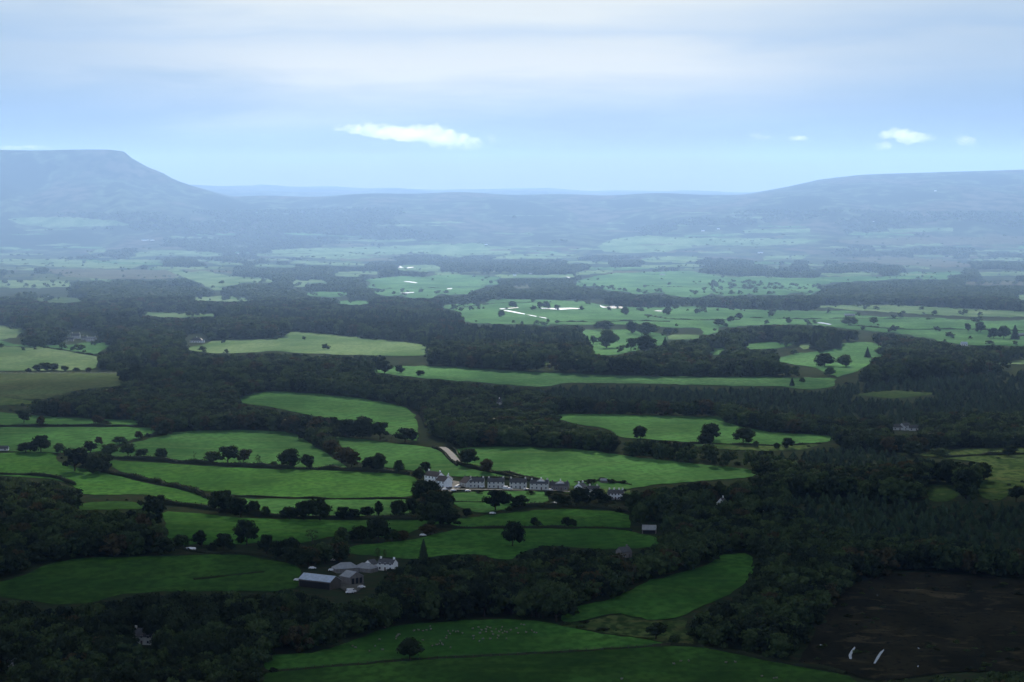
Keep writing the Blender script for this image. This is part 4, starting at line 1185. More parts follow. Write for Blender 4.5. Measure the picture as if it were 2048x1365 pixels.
hedge([(388,1161),(430,1157),(470,1151),(527,1146)], 1.0, 1.6, 'low dark ditch bank inside the big dark field')
hedge([(1345,1290),(1420,1297),(1520,1319),(1600,1334),(1690,1349)], 1.8, 3.0, 'ragged low hedge between dark field and felled ground')
hedge([(838,822),(846,838),(852,856)], 2.4, 2.8, 'hedge beside the lane below the upper field')
hedge([(866,897),(885,905),(900,922),(914,933)], 2.0, 2.2, 'hedge along the near side of the pale road')
hedge([(904,896),(914,908),(924,925)], 2.0, 2.2, 'hedge along the far side of the pale road')
hedge([(1150,966),(1180,963),(1230,966),(1262,971)], 1.8, 2.2, 'garden hedge behind the end of the village')
hedge([(930,957),(1000,959),(1060,961)], 2.2, 2.5, 'dark hedge along the gardens behind the terraces')
hedge([(1890,917),(1960,912),(2060,910)], 2.4, 4.0, 'brown hedge across the rough field at the picture edge')
hedge([(1360,889),(1450,890),(1560,893),(1640,888)], 1.8, 2.6, 'dark hedge between bright field and rough grass strip')
FARH = 'dark field hedges of the river plain'
for ln, lb in (([(1290,632),(1340,640),(1400,642),(1480,641)], 'faint hedge crossing the river plain before the last glint'),
               ([(1500,637),(1600,640),(1700,638),(1870,640)], 'long hedge across the wide eastern meadow'),
               ([(1348,575),(1400,577),(1451,578),(1560,577),(1616,590)], 'hedge curving over the far bright meadow'),
               ([(1290,573),(1348,576),(1348,575)], 'short hedge at the start of the far bright meadow'),
               ([(735,580),(800,578),(900,577),(970,573)], 'hedge across the small far river field'),
               ([(1110,645),(1190,646),(1260,643),(1340,645)], 'hedge at the near side of the river meadow'),
               ([(920,617),(1000,607),(1088,606)], 'hedge along the top of the river meadow'),
               ([(1700,652),(1800,661),(1920,660),(2060,664)], 'hedge along the near edge of the wide eastern meadow')):
    hedge(ln, 2.6, 3.4, lb, group=FARH, dens=.6)


def fence(line, label, post_step, h, mat, thick=.1):
    pts = [at(*p) for p in densify(line, 8, False)]
    L = [0]
    for a, b in zip(pts, pts[1:]): L.append(L[-1] + (b - a).length)
    n = max(2, int(L[-1] / post_step)); res = []
    for k in range(n + 1):
        s = L[-1] * k / n
        i = min(max(j for j, l in enumerate(L) if l <= s), len(pts) - 2)
        q = pts[i].lerp(pts[i + 1], (s - L[i]) / max(L[i + 1] - L[i], 1e-6)); res.append(Vector((q.x, q.y, float(hgt(q.x, q.y)))))
    t = thing('fence', res[0], 0, label, 'fence')
    pm = MB(); pm.box(-thick, thick, -thick, thick, -.3, h); pme = bpy.data.meshes.new('post'); pme.from_pydata(pm.v, [], pm.f); pme.materials.append(mat)
    for q in res: link('post', pme, t).location = q - res[0]
    for z in (.38, .9):
        rm = MB(); rm.tube([q - res[0] + Vector((0, -thick * 1.2, z * h)) for q in res], [thick * .5] * len(res), 4); rm.build('rail', mat, t)
    return t


fence([(524,1347),(560,1343),(700,1331),(830,1320),(960,1314),(1100,1307),(1230,1298),(1340,1291)], 'long fence of dark posts along the foot of the sheep field', 4.2, 1.3, WOODM, .12)
fence([(0,748),(60,747.5),(130,747),(200,747),(252,748)], 'pale straight fence along the top of the brown moor', 6.5, 1.4, FRAMEM, .16)


# ------------------------------------------------------------------ houses
def house(px, py, L, D, eave, rise, rz, wall, roof, label, rows=2, cols=4, chim=(-.42, .42), name='house', cat='house', door=True, off=None, hip=False, cap=None):
    """front wall on local y=0 facing the viewer, ridge along local x"""
    p = at(px, py)
    t = thing(name, (p.x, p.y, p.z - .1), rz, label, cat)
    m = MB(); a = L / 2
    if hip:
        m.box(-a, a, 0, D, -.5, eave)
    else:
        v = [(-a, 0, -.5), (a, 0, -.5), (a, D, -.5), (-a, D, -.5), (-a, 0, eave), (a, 0, eave), (a, D, eave), (-a, D, eave), (-a, D / 2, eave + rise), (a, D / 2, eave + rise)]
        m.add(v, [(3, 2, 1, 0), (0, 1, 5, 4), (2, 3, 7, 6), (1, 2, 6, 9, 5), (3, 0, 4, 8, 7), (4, 5, 9, 8), (6, 7, 8, 9)])
    m.build('wall', wall, t)
    r = MB(); o = .35; th = .16; s = rise / (D / 2)
    if hip:
        rr = min(a * .6, D / 2)
        v = [(-a - o, -o, eave + .01), (a + o, -o, eave + .01), (a + o, D + o, eave + .01), (-a - o, D + o, eave + .01), (-a + rr, D / 2, eave + rise), (a - rr, D / 2, eave + rise)]
        r.add(v, [(3, 2, 1, 0), (0, 1, 5, 4), (1, 2, 5), (2, 3, 4, 5), (3, 0, 4)])
    else:
        X = a + .12
        for sg in (0, 1):
            y0, y1 = (-o, D / 2) if sg == 0 else (D + o, D / 2)
            z0 = eave - o * s + .05; z1 = eave + rise + .05
            v = [(-X, y0, z0), (X, y0, z0), (X, y1, z1), (-X, y1, z1), (-X, y0, z0 + th), (X, y0, z0 + th), (X, y1, z1 + th), (-X, y1, z1 + th)]
            f = [(3, 2, 1, 0), (4, 5, 6, 7), (0, 1, 5, 4), (1, 2, 6, 5), (2, 3, 7, 6), (3, 0, 4, 7)]
            r.add(v, f if sg == 0 else [q[::-1] for q in f])
    ro = r.build('roof', roof, t)
    for c in chim:
        cm = MB(); x = c * L
        cm.box(x - .5, x + .5, D / 2 - .35, D / 2 + .35, eave + rise * .5, eave + rise + 1.3); ch = cm.build('chimney', cap or wall, ro)
    dx = L / max(cols, 1)
    wm = MB(); wm.box(-.48, .48, -.05, .03, -.6, .6); wme = bpy.data.meshes.new('window'); wme.from_pydata(wm.v, [], wm.f); wme.materials.append(GLASS)
    fm = MB()
    for q in ((-.6, .6, .6, .72), (-.6, .6, -.74, -.6)): fm.box(q[0], q[1], -.09, .02, q[2], q[3])
    fm.box(-.6, -.48, -.09, .02, -.6, .6); fm.box(.48, .6, -.09, .02, -.6, .6)
    fme = bpy.data.meshes.new('frame'); fme.from_pydata(fm.v, [], fm.f); fme.materials.append(FRAMEM)
    for rw in range(rows):
        for c in range(cols):
            if rw == 0 and door and c == cols // 2: continue
            w = link('window', wme, t); w.location = (-a + dx * (c + .5), 0, 1.5 + 2.6 * rw)
            link('frame', fme, w)
    if door and cols:
        dm = MB(); x = -a + dx * (cols // 2 + .5); dm.box(x - .5, x + .5, -.06, .02, -.02, 2.1); dm.build('door', DOORM, t)
    return t


R = math.radians
# village: the gabled group at the end, then the terraces along the road
house(862,966,15,7,5.2,3.0,R(-48),WHITE,BROWNROOF,'whitewashed house with brown roof behind the very large dark tree',2,4)
house(880,976,11,7,5.2,3.2,R(-52),WHITE,BROWNROOF,'white house whose bright gable faces the parked cars',2,3)
house(905,967,4.5,6,3.6,2.6,R(90),WHITE,SLATE,'tiny white gabled cottage behind the parked cars',1,1,(.3,),door=False)
house(926,974,10,8,3.2,3.6,R(-60),CREAM,BROWNROOF,'long low building with brown roof beside the parked cars',1,3,())
house(953,976,11,8,4.7,2.2,R(-4),CREAM,SLATE,'first grey terrace house after the brown roofed building',2,4)
house(992,977,12.5,8,4.8,2.3,R(0),CREAM,SLATE,'grey double house with slate roof facing the large open tree')
house(1036,978,12.5,8,4.8,2.3,R(-2),CREAM,SLATE,'grey double house to the near side of the bright white van')
house(1078,980,13.5,8,4.6,2.3,R(-6),CREAM,SLATE,'terrace with lower slate roof and a white chimney gable')
house(1118,981,13,8,3.6,2.2,R(-10),STONE,SLATE,'dark stone cottage with one white gable at the last of the terraces',1,4)
house(1094,979,3.2,8.6,5.6,2.0,R(84),WHITE,SLATE,'narrow white gable wing closing the terrace with lower slate roof',0,0,(.2,),door=False)
house(1132,980,3.2,8.2,4.6,2.0,R(84),WHITE,SLATE,'narrow white gable wing on the dark stone cottage',0,0,(.2,),door=False)
house(1170,988,7,7,5.0,2.8,R(60),WHITE,SLATE,'white gabled house half hidden between two dark trees',2,2)
house(1186,990,9,7,4.0,2.2,R(-8),CREAM,SLATE,'pale house with low roof behind a dark tree',1,3,(-.3, .3))
house(1231,1000,11.5,8,4.6,2.2,R(-6),WHITE,SLATE,'large white house with several chimneys at the end of the village',2,5,(-.4, -.1, .2, .42))
house(1207,967,5,4,2.2,1.2,R(-14),STONE,GREYTIN,'little grey shed in the bushes above the village end',0,0,(),'shed','shed',False)
# farm


def barn(px, py, L, D, eave, rise, rz, wall, roof, label, open_gable=False, hip=False, open_side=False):
    t = house(px, py, L, D, eave, rise, rz, wall, roof, label, 0, 0, (), 'barn', 'barn', False, hip=hip)
    if open_gable:
        for k in (.22, .52, .80):
            m = MB(); m.box(L / 2 - .02, L / 2 + .06, D * k - D * .1, D * k + D * .1, .1, eave * .85); m.build('doorway', DARKM, t)
    if open_side:
        m = MB(); m.box(-L / 2 + .6, L / 2 - .6, -.06, .03, .1, eave * .8); m.build('doorway', DARKM, t)
    return t


barn(629,1177,22,9.5,4.4,2.6,R(-33),WOODM,TIN,'long farm barn with a gleaming pale blue roof', open_side=True)
barn(690,1170,9,9.5,4.6,2.6,R(-48),STONE,GREYTIN,'grey barn with dark doorways in its gable next to the gleaming roof', open_gable=True)
barn(696,1146,14,8,2.6,3.0,R(24),STONE,GREYTIN,'wide farm shed with pale grey roof behind the yard', hip=True)
barn(724,1145,12,8,2.4,2.6,R(-28),STONE,GREYTIN,'second pale grey shed between wide shed and farmhouse', hip=True)
house(770,1142,10,6.5,4.2,2.3,R(-24),WHITE,SLATE,'white farmhouse with gable chimneys beside the pointed conifer',2,3)
house(750,1139,5.5,6,3.2,2.2,R(50),WHITE,SLATE,'small white wing in front of the farmhouse',1,1,(),door=False)
barn(1298,1068,9,7,2.8,2.4,R(-6),STONE,GREYTIN,'lonely grey field barn at the edge of the wood', open_side=True)
house(1254,1116,7,7,3.6,2.6,R(30),STONE,SLATE,'small blue grey house sunk among the trees of the wood',1,2,(.3,))
house(1452,1020,6,6,5.0,3.2,R(64),WHITE,SLATE,'white gable peeping from the wood near the golden topped tree',2,1,(.3,))
house(1518,1031,11,7,3.0,2.6,R(-24),CREAM,GREYTIN,'grey roofed house deep in the wood beyond the white gable',1,3,(.3,))
house(283,1290,10,7,4.2,3.2,R(-14),CREAM,SLATE,'pale grey cottage with gables half buried in near black trees',2,3,(-.42,))
barn(14,1345,14,8,3,3,R(-34),STONE,GREYTIN,'faint grey roof in the corner of the near black wood')
house(4,903,10,6,2.4,1.8,R(4),WHITE,SLATE,'low white walled shed beside the dark clump at the picture edge',1,2,(),'shed','shed',False)
# houses farther off
house(150,678,14,8,5.0,3.2,R(-10),WHITE,SLATE,'tallest white house with chimneys in the group above the pale field',2,4)
house(140,683,11,7,3.0,2.6,R(6),WHITE,SLATE,'low white cottage in front of the tallest white house',1,3)
house(167,681,9,7,3.4,2.6,R(-30),CREAM,SLATE,'grey cottage in the middle of the group above the pale field',1,2)
house(181,683,15,8,4.2,2.4,R(-12),WHITE,GREYTIN,'long white house at the open end of the group above the pale field',2,4)
house(392,686,19,10,3.2,4.4,R(-6),WHITE,SLATE,'white bungalow alone at the tip of the big pale field',1,5,(0,),hip=True)
house(404,686,6,6,2.6,1.6,R(-6),WHITE,SLATE,'bright garage beside the lone white bungalow',0,0,(),'garage','garage',False)
house(1000,813,9,7,4.4,3.0,R(-40),WHITE,SLATE,'pale house glimpsed alone in the dark wood over the lane',2,2)
house(1800,861,13,7,2.8,2.4,R(-8),WHITE,SLATE,'first white cottage in the eastern wood clearing',1,3,())
house(1815,861,8,7,4.4,2.2,R(30),WHITE,SLATE,'taller bluish white house in the eastern wood clearing',2,2,())
house(1828,862,9,6,2.6,2.2,R(-6),WHITE,SLATE,'last white cottage in the eastern wood clearing',1,2,())
for px, py, L, rz, wall, roof, lb in (
    (290,482,36,-4,WHITE,TIN,'shining long white building at the foot of the table hill'),
    (304,482,20,-4,WHITE,TIN,'smaller shining building at the foot of the table hill'),
    (318,601,8,0,WHITE,TIN,'bright white speck of a house in the dark woods below the table hill'),
    (477,509,8,0,WHITE,TIN,'white speck of a house on the far plain near the table hill'),
    (990,543,11,0,WHITE,TIN,'glinting white house above the river bends'),
    (1029,553,10,-6,WHITE,TIN,'white house beside the far grey roof'),
    (1066,550,26,0,STONE,GREYTIN,'long grey farm roof above the river meadow'),
    (972,491,16,0,WHITE,TIN,'pale farm on the ridge of the far field'),
    (1521,507,24,-3,WHITE,TIN,'white farm on the far eastern slope'),
    (1437,543,16,0,WHITE,TIN,'white house on the edge of the far bright meadow'),
    (1406,463,16,0,WHITE,TIN,'white house high on the far slope'),
    (1437,459,14,0,WHITE,TIN,'second white house high on the far slope'),
    (1748,445,10,0,WHITE,TIN,'tiny white house on the side of the long hill'),
    (1871,383,12,0,WHITE,TIN,'white speck near the top of the long hill'),
    (1700,634,20,-4,STONE,GREYTIN,'grey roofed farm in the wide eastern meadow'),
    (1929,692,9,0,WHITE,TIN,'little white house before the eastern woods'),
    (2043,674,14,0,STONE,GREYTIN,'grey farm building beside the group of dark trees'),
    (1880,605,18,0,CREAM,TIN,'cream house in a gap of the far eastern wood'),
    (1325,552,18,-3,CREAM,GREYTIN,'low grey house above the far bright meadow'),
    (100,598,12,0,CREAM,TIN,'pale house in the western woods'),
    (12,600,14,0,CREAM,TIN,'pale house at the edge of the western woods')):
    house(px, py, L, 8, 3.2, 2.4, R(rz), wall, roof, lb, 1, 3, ())

# ------------------------------------------------------------------ poles
def pole(px, py, h, label):
    p = at(px, py); t = thing('utility_pole', p, .4, label, 'pole')
    m = MB(); m.tube([(0, 0, -.3), (0, 0, h)], [.16, .12], 8); m.build('pole', WOODM, t)
    a = MB(); a.box(-.9, .9, -.2, -.12, h - .7, h - .55); a.build('crossarm', WOODM, t)


pole(1064, 1234, 5.2, 'shorter pale pole before the belt of wood')
pole(1078, 1236, 6.2, 'taller pale pole before the belt of wood')
pole(1594, 935, 8, 'thin pole rising from the young plantation')


# ------------------------------------------------------------------ cars
def car_mesh(van):
    b = bmesh.new()
    prof = [(-2.1, .35), (-2.15, .8), (-1.9, 1.0), (-1.35, 1.45), (.55, 1.5), (1.15, 1.02), (2.05, .88), (2.15, .4)] if not van else \
           [(-2.5, .4), (-2.5, 2.1), (-2.3, 2.25), (1.2, 2.2), (1.75, 1.35), (2.45, 1.15), (2.5, .4)]
    W = .88 if not van else .98
    vs = []
    for s, k in ((-1, 1), (1, 1)):
        vs.append([b.verts.new((x, s * W * (1 if z < 1.05 else .84), z)) for x, z in prof])
    n = len(prof)
    b.faces.new(vs[0]); b.faces.new(vs[1][::-1])
    for i in range(n): b.faces.new((vs[0][i], vs[1][i], vs[1][(i + 1) % n], vs[0][(i + 1) % n]))
    bmesh.ops.recalc_face_normals(b, faces=b.faces)
    me = bpy.data.meshes.new('body'); b.to_mesh(me); b.free()
    return me


WHEEL = MB(); WHEEL.tube([(0, -.1, 0), (0, .1, 0)], [.34, .34], 12)
WHEELM = bpy.data.meshes.new('wheel'); WHEELM.from_pydata(WHEEL.v, [], WHEEL.f); WHEELM.materials.append(TYRE)
WIN = MB(); WIN.box(-1.25, .6, -.775, .775, 1.05, 1.38)
WINM = bpy.data.meshes.new('window'); WINM.from_pydata(WIN.v, [], WIN.f); WINM.materials.append(GLASS)
VWIN = MB(); VWIN.box(.6, 1.45, -.9, .9, 1.4, 1.95)
VWINM = bpy.data.meshes.new('window'); VWINM.from_pydata(VWIN.v, [], VWIN.f); VWINM.materials.append(GLASS)
BODY = {}
for van in (0, 1):
    for cn, mt in (('w', CARW), ('d', CARD)):
        me = car_mesh(van); me.materials.append(mt); BODY[van, cn] = me


def car(px, py, rz, c, van, label):
    p = at(px, py); p.z += .45
    t = thing('parked_van' if van else 'parked_car', p, R(rz), label, 'van' if van else 'car')
    link('body', BODY[van, c], t); link('window', VWINM if van else WINM, t)
    for x in (-1.35, 1.35):
        for y in (-.85, .85): link('wheel', WHEELM, t).location = (x, y, .34)


for a in ((890,982,20,'w',0,'white parked car below the bright gable nearest the very large tree'), (895,977,35,'w',0,'white parked car in the middle of the slanted row by the gable'),
          (898,972,35,'w',0,'white parked car at the top of the slanted row by the gable'), (901,968,30,'w',0,'white parked car closest to the tiny gabled cottage'),
          (907,984,15,'w',0,'white parked car at the low corner of the village car park'), (914,977,40,'w',0,'pale parked car beside the long brown roof'),
          (917,975,40,'d',0,'dark parked car beside the long brown roof'), (936,985,5,'w',0,'white parked car under the first grey terrace house'),
          (964,977,0,'w',0,'white parked car between the first terrace and the double house'), (1012,980,0,'w',1,'bright white van between the two grey double houses'),
          (1020,981,0,'w',0,'white parked car right behind the bright white van'), (1052,982,0,'w',0,'white parked car at the corner of the second double house'),
          (1056,983,0,'d',0,'dark parked car at the corner of the second double house'), (1100,983,0,'w',0,'pale parked car below the white chimney gable'),
          (1181,997,10,'w',1,'white van under the dark tree near the end of the village'), (1187,998,10,'w',0,'white car behind the van near the end of the village'),
          (985,1030,25,'w',0,'white car stopped in the hedge gap under the large open tree'), (1109,1010,0,'w',0,'pale car on the bramble hedge below the village'),
          (703,1187,20,'w',1,'bright white van at the low end of the farm yard'), (699,1189,20,'w',0,'white car next to the bright van in the farm yard'),
          (723,1178,0,'w',0,'pale car at the rim of the farm yard'), (664,1144,5,'w',0,'white trailer shaped as a car on the track behind the gleaming barn roof'),
          (625,1140,0,'w',0,'small white thing shaped as a car at the far end of the farm track'), (669,1124,0,'w',0,'small white thing shaped as a car under the round tree over the farm sheds'),  # a trailer and unidentified white spots by the farm, built as cars
          (736,1139,0,'w',0,'small white thing shaped as a car between grey shed and farmhouse'), (796,1156,30,'w',0,'small white thing shaped as a car on the drive below the farmhouse'),
          (595,1164,0,'w',0,'pale car at the outer end of the gleaming barn'), (846,1074,0,'w',0,'white car on the track above the pointed conifer')):
    car(*a)

# ------------------------------------------------------------------ sheep
def sheep_mesh():
    me = bpy.data.meshes.new('sheep_frame')
    P = [(-.42, 0, .62), (-.1, 0, .64), (.25, 0, .64), (.48, 0, .74), (.62, 0, .86), (.80, 0, .80),
         (-.40, .15, .42), (-.42, .16, .22), (-.40, .16, .02), (-.40, -.15, .42), (-.42, -.16, .22), (-.40, -.16, .02),
         (.26, .14, .42), (.27, .15, .2), (.27, .15, .02), (.26, -.14, .42), (.27, -.15, .2), (.27, -.15, .02), (-.56, 0, .60)]
    E = [(0, 1), (1, 2), (2, 3), (3, 4), (4, 5), (0, 6), (6, 7), (7, 8), (0, 9), (9, 10), (10, 11), (2, 12), (12, 13), (13, 14), (2, 15), (15, 16), (16, 17), (0, 18)]
    rad = [.24, .29, .26, .17, .13, .08, .10, .05, .04, .10, .05, .04, .09, .05, .04, .09, .05, .04, .08]
    me.from_pydata(P, E, [])
    o = bpy.data.objects.new('sheep_frame', me); COL.objects.link(o)
    o.modifiers.new('skin', 'SKIN')
    for i, v in enumerate(me.skin_vertices[0].data): v.radius = (rad[i], rad[i]); v.use_root = i == 1
    o.modifiers.new('smooth', 'SUBSURF').levels = 1
    bpy.context.view_layer.update()
    out = bpy.data.meshes.new_from_object(o.evaluated_get(bpy.context.evaluated_depsgraph_get()))
    bpy.data.objects.remove(o)
    out.materials.clear(); out.materials.append(WOOL); out.materials.append(SKINM)
    for f in out.polygons: f.material_index = 1 if f.center.x > .64 or f.center.z < .3 else 0
    out.name = 'sheep'
    return out


SHEEP = sheep_mesh()
SPOTS = [(1120,855),(1150,850),(1180,855),(1230,825),(1235,845),(1205,850),(1355,858),(1365,875),(1345,890),(1405,862),(1340,905),(1385,855),(1520,840),(1525,890),(1525,910),(1560,830),(1580,850),
         (1565,925),(1590,910),(1610,845),(1640,835),(1620,830),(1650,860),(1680,845),(1690,905),(1695,890),(1720,830),(1715,850),(1725,870),(1740,860),(1755,865),(1750,910),(1640,910),(1660,880),
         (1820,838),(1850,810),(1870,815),(1885,865),(1940,865),(1925,855),(1955,870),(1830,870),(1245,958),(1275,950),(1290,945),(1310,940),(1315,950),(1368,972),(1300,925),(1010,882),(1000,898),
         (995,910),(1005,890),(885,915),(920,832),(855,960),(700,958),(720,970),(815,995),(905,985),(1020,880),(1420,860),(1450,870),(1180,920),(1610,862),(1570,872),(1700,862),(1780,850)]
for X, Y in SPOTS:
    p = at(500 + X / 3.413, 1015 + Y / 3.413); s = random.uniform(.95, 1.2)
    o = link('sheep', SHEEP); o.location = p + Vector((0, 0, .34)); o.scale = (s, s, s); o.rotation_euler = (0, 0, random.uniform(0, 6.28))
    tag(o, 'small white sheep grazing in the field around the lone round oak', 'sheep', 'sheep scattered over the field of the lone oak')
for X, Y in ((535,328),(565,316),(600,315),(800,320),(760,322),(915,382),(965,392),(978,390),(310,393)):
    p = at(1100 + X / 2.16, 1180 + Y / 2.16); s = random.uniform(1.1, 1.3)
    o = link('sheep', SHEEP); o.location = p + Vector((0, 0, .34)); o.scale = (s, s, s); o.rotation_euler = (0, 0, random.uniform(0, 6.28))
    tag(o, 'faint sheep in the dark empty field under the wire fence', 'sheep', 'sheep of the dark field under the fence')

# ------------------------------------------------------------------ sun, sky, air, clouds, camera
SUN_EL, SUN_AZ = math.radians(25), math.radians(0.5)      # ahead of the viewer, just out of the picture
sun = bpy.data.lights.new('sun', 'SUN'); sun.energy = 5.0; sun.angle = math.radians(1.5); sun.color = (1.0, .93, .82)
so = bpy.data.objects.new('sun', sun); COL.objects.link(so)
sd = Vector((math.sin(SUN_AZ) * math.cos(SUN_EL), math.cos(SUN_AZ) * math.cos(SUN_EL), math.sin(SUN_EL)))
so.rotation_euler = (-sd).to_track_quat('-Z', 'Y').to_euler()

w = bpy.data.worlds.new('World'); SC.world = w; w.use_nodes = True
nt = w.node_tree; nt.nodes.clear()
out = nt.nodes.new('ShaderNodeOutputWorld')
sky = nt.nodes.new('ShaderNodeTexSky'); sky.sky_type = 'NISHITA'; sky.sun_disc = False; sky.sun_elevation = SUN_EL; sky.sun_rotation = SUN_AZ; sky.altitude = 250
b1 = N(nt, 'ShaderNodeBackground', Strength=0.05); nt.links.new(sky.outputs[0], b1.inputs[0])
tc = nt.nodes.new('ShaderNodeTexCoord'); sx = nt.nodes.new('ShaderNodeSeparateXYZ'); nt.links.new(tc.outputs['Generated'], sx.inputs[0])


def M(op, a, b=None, c=None):
    n = nt.nodes.new('ShaderNodeMath'); n.operation = op
    for s, v in zip(n.inputs, (a, b, c)):
        if v is None: continue
        if isinstance(v, (int, float)): s.default_value = v
        else: nt.links.new(v, s)
    return n.outputs[0]


def snoise(sc, det, stretch, dist=0.0):
    mp = nt.nodes.new('ShaderNodeMapping'); mp.inputs['Scale'].default_value = stretch; nt.links.new(tc.outputs['Generated'], mp.inputs[0])
    n = N(nt, 'ShaderNodeTexNoise', Scale=sc, Detail=det, Distortion=dist, Roughness=.55); nt.links.new(mp.outputs[0], n.inputs['Vector']); return n.outputs['Fac']


n_long = snoise(6.0, 5, (1, .3, 7), .3)
n_fine = snoise(20.0, 5, (1, .3, 6), .4)
zw = M('ADD', sx.outputs[2], M('MULTIPLY', M('SUBTRACT', n_long, .5), .035))
zw = M('ADD', zw, M('MULTIPLY', M('SUBTRACT', n_fine, .5), .008))
zz = M('MULTIPLY', zw, 4.0)      # ramp runs to sine elevation 0.25
SKY = [(0.0, (.14, .09, .16)), (.009, (.17, .13, .22)), (.018, (.18, .23, .36)), (.027, (.25, .355, .49)), (.037, (.39, .48, .57)), (.047, (.58, .62, .64)), (.056, (.54, .60, .65)), (.063, (.43, .53, .65)),
       (.075, (.58, .64, .68)), (.10, (.50, .55, .62)), (.15, (.35, .40, .48)), (.25, (.24, .26, .30))]
col = ramp(nt, zz, [(min(1, p * 4), c) for p, c in SKY])
# bluer and dimmer away from the sun's bearing
az = M('ABSOLUTE', M('ADD', sx.outputs[0], M('ADD', .015, M('MULTIPLY', M('SUBTRACT', n_long, .5), .12))))
side = nt.nodes.new('ShaderNodeMapRange'); side.interpolation_type = 'SMOOTHSTEP'; side.inputs[1].default_value = .06; side.inputs[2].default_value = .215; side.inputs[4].default_value = .85; nt.links.new(az, side.inputs[0])
col = mixc(nt, side.outputs[0], col, (.80, .88, .97), 'MULTIPLY')
low = nt.nodes.new('ShaderNodeMapRange'); low.inputs[1].default_value = .012; low.inputs[2].default_value = .03; nt.links.new(sx.outputs[2], low.inputs[0])
sidec = mixc(nt, 1.0, (.44, .64, .95), (.44, .64, .95))
hi = nt.nodes.new('ShaderNodeMapRange'); hi.inputs[1].default_value = .04; hi.inputs[2].default_value = .07; hi.inputs[3].default_value = .88; hi.inputs[4].default_value = .42; nt.links.new(sx.outputs[2], hi.inputs[0])
fac = M('MULTIPLY', side.outputs[0], hi.outputs[0])
col = mixc(nt, fac, col, (.19, .32, .50))
back_fill = nt.nodes.new('ShaderNodeMapRange'); back_fill.inputs[1].default_value = -.4; back_fill.inputs[2].default_value = .5; back_fill.inputs[3].default_value = 2.8; nt.links.new(sx.outputs[1], back_fill.inputs[0])  # sky behind the viewer raised as added fill for walls and tree sides
col = mixc(nt, 1.0, col, back_fill.outputs[0], 'MULTIPLY')
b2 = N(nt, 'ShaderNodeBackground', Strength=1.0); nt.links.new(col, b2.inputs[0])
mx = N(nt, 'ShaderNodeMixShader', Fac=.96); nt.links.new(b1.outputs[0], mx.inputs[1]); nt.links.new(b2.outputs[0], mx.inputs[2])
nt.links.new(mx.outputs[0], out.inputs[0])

# air
hz = MB(); zlo = float(GV[:, 2].min()) - 1.0; hz.box(-11500, 11500, -1200, 26900, zlo, 560)
hm, hnt, hout = new_mat('haze')
pv = N(hnt, 'ShaderNodeVolumePrincipled', Density=5.6e-5, Anisotropy=.44); pv.inputs['Color'].default_value = (.35, .56, .92, 1)
hnt.links.new(pv.outputs[0], hout.inputs['Volume'])
tag(hz.build('haze', hm), kind='stuff')


def lumpy(name, x0, x1, y0, y1, z, thick, cell, amp, mat, seed, hole=None):
    """a cloud sheet with a lumpy under side and a closed, rounded rim"""
    xs = np.arange(x0, x1 + 1, cell); ys = np.arange(y0, y1 + 1, cell)
    X, Y = np.meshgrid(xs, ys)
    e = np.minimum(np.minimum(X - x0, x1 - X), np.minimum(Y - y0, y1 - Y)) / 500.0
    k = np.clip(e, 0, 1) ** .5
    n = vnoise(X.ravel(), Y.ravel(), 420, seed).reshape(X.shape) * .6 + vnoise(X.ravel(), Y.ravel(), 170, seed + 1).reshape(X.shape) * .4
    X = X + (vnoise(Y.ravel() + 999, X.ravel(), 500, seed + 2).reshape(X.shape) - .5) * 420
    Y = Y + (vnoise(X.ravel() + 333, Y.ravel(), 500, seed + 3).reshape(X.shape) - .5) * 700
    top = z + thick * k * (.6 + n); bot = z - amp * k * n
    nx = len(xs); ny = len(ys); V = np.concatenate([np.stack([X, Y, top], -1).reshape(-1, 3), np.stack([X, Y, bot], -1).reshape(-1, 3)])
    o = nx * ny; f = []
    for j in range(ny - 1):
        for i in range(nx - 1):
            a = j * nx + i
            f.append((a, a + 1, a + nx + 1, a + nx)); f.append((o + a + nx, o + a + nx + 1, o + a + 1, o + a))
    for i in range(nx - 1):
        f.append((o + i, o + i + 1, i + 1, i)); a = (ny - 1) * nx + i; f.append((a, a + 1, o + a + 1, o + a))
    for j in range(ny - 1):
        a = j * nx; f.append((a, a + nx, o + a + nx, o + a)); a = j * nx + nx - 1; f.append((o + a, o + a + nx, a + nx, a))
    return mesh_obj(name, V.tolist(), f, mat, smooth=True)


def shade_cloud_mat(tr, dim=1.0):
    m, cnt, cout = new_mat('shade_cloud_deck')
    t = N(cnt, 'ShaderNodeBsdfTransparent'); d = N(cnt, 'ShaderNodeBsdfDiffuse'); d.inputs[0].default_value = (.7, .72, .76, 1)
    l = N(cnt, 'ShaderNodeBsdfTranslucent'); l.inputs[0].default_value = (.66 * dim, .62 * dim, .53 * dim, 1)
    a = N(cnt, 'ShaderNodeMixShader', Fac=.5); cnt.links.new(d.outputs[0], a.inputs[1]); cnt.links.new(l.outputs[0], a.inputs[2])
    b = N(cnt, 'ShaderNodeMixShader', Fac=tr); cnt.links.new(a.outputs[0], b.inputs[1]); cnt.links.new(t.outputs[0], b.inputs[2])
    cnt.links.new(b.outputs[0], cout.inputs[0]); return m


# unseen cloud sheets added to shade near ground and air, thinner towards the valley
for y0, y1, tr, sd_ in ((-5000, 4850, .03, 61), (4700, 6050, .68, 71)):
    tag(lumpy('shade_cloud_deck', -6500, 6500, y0, y1, 1500 + tr * 60, 200, 110 if y0 > 0 else 200, 120, shade_cloud_mat(tr, .95 if tr < .1 else 1), sd_), kind='structure')


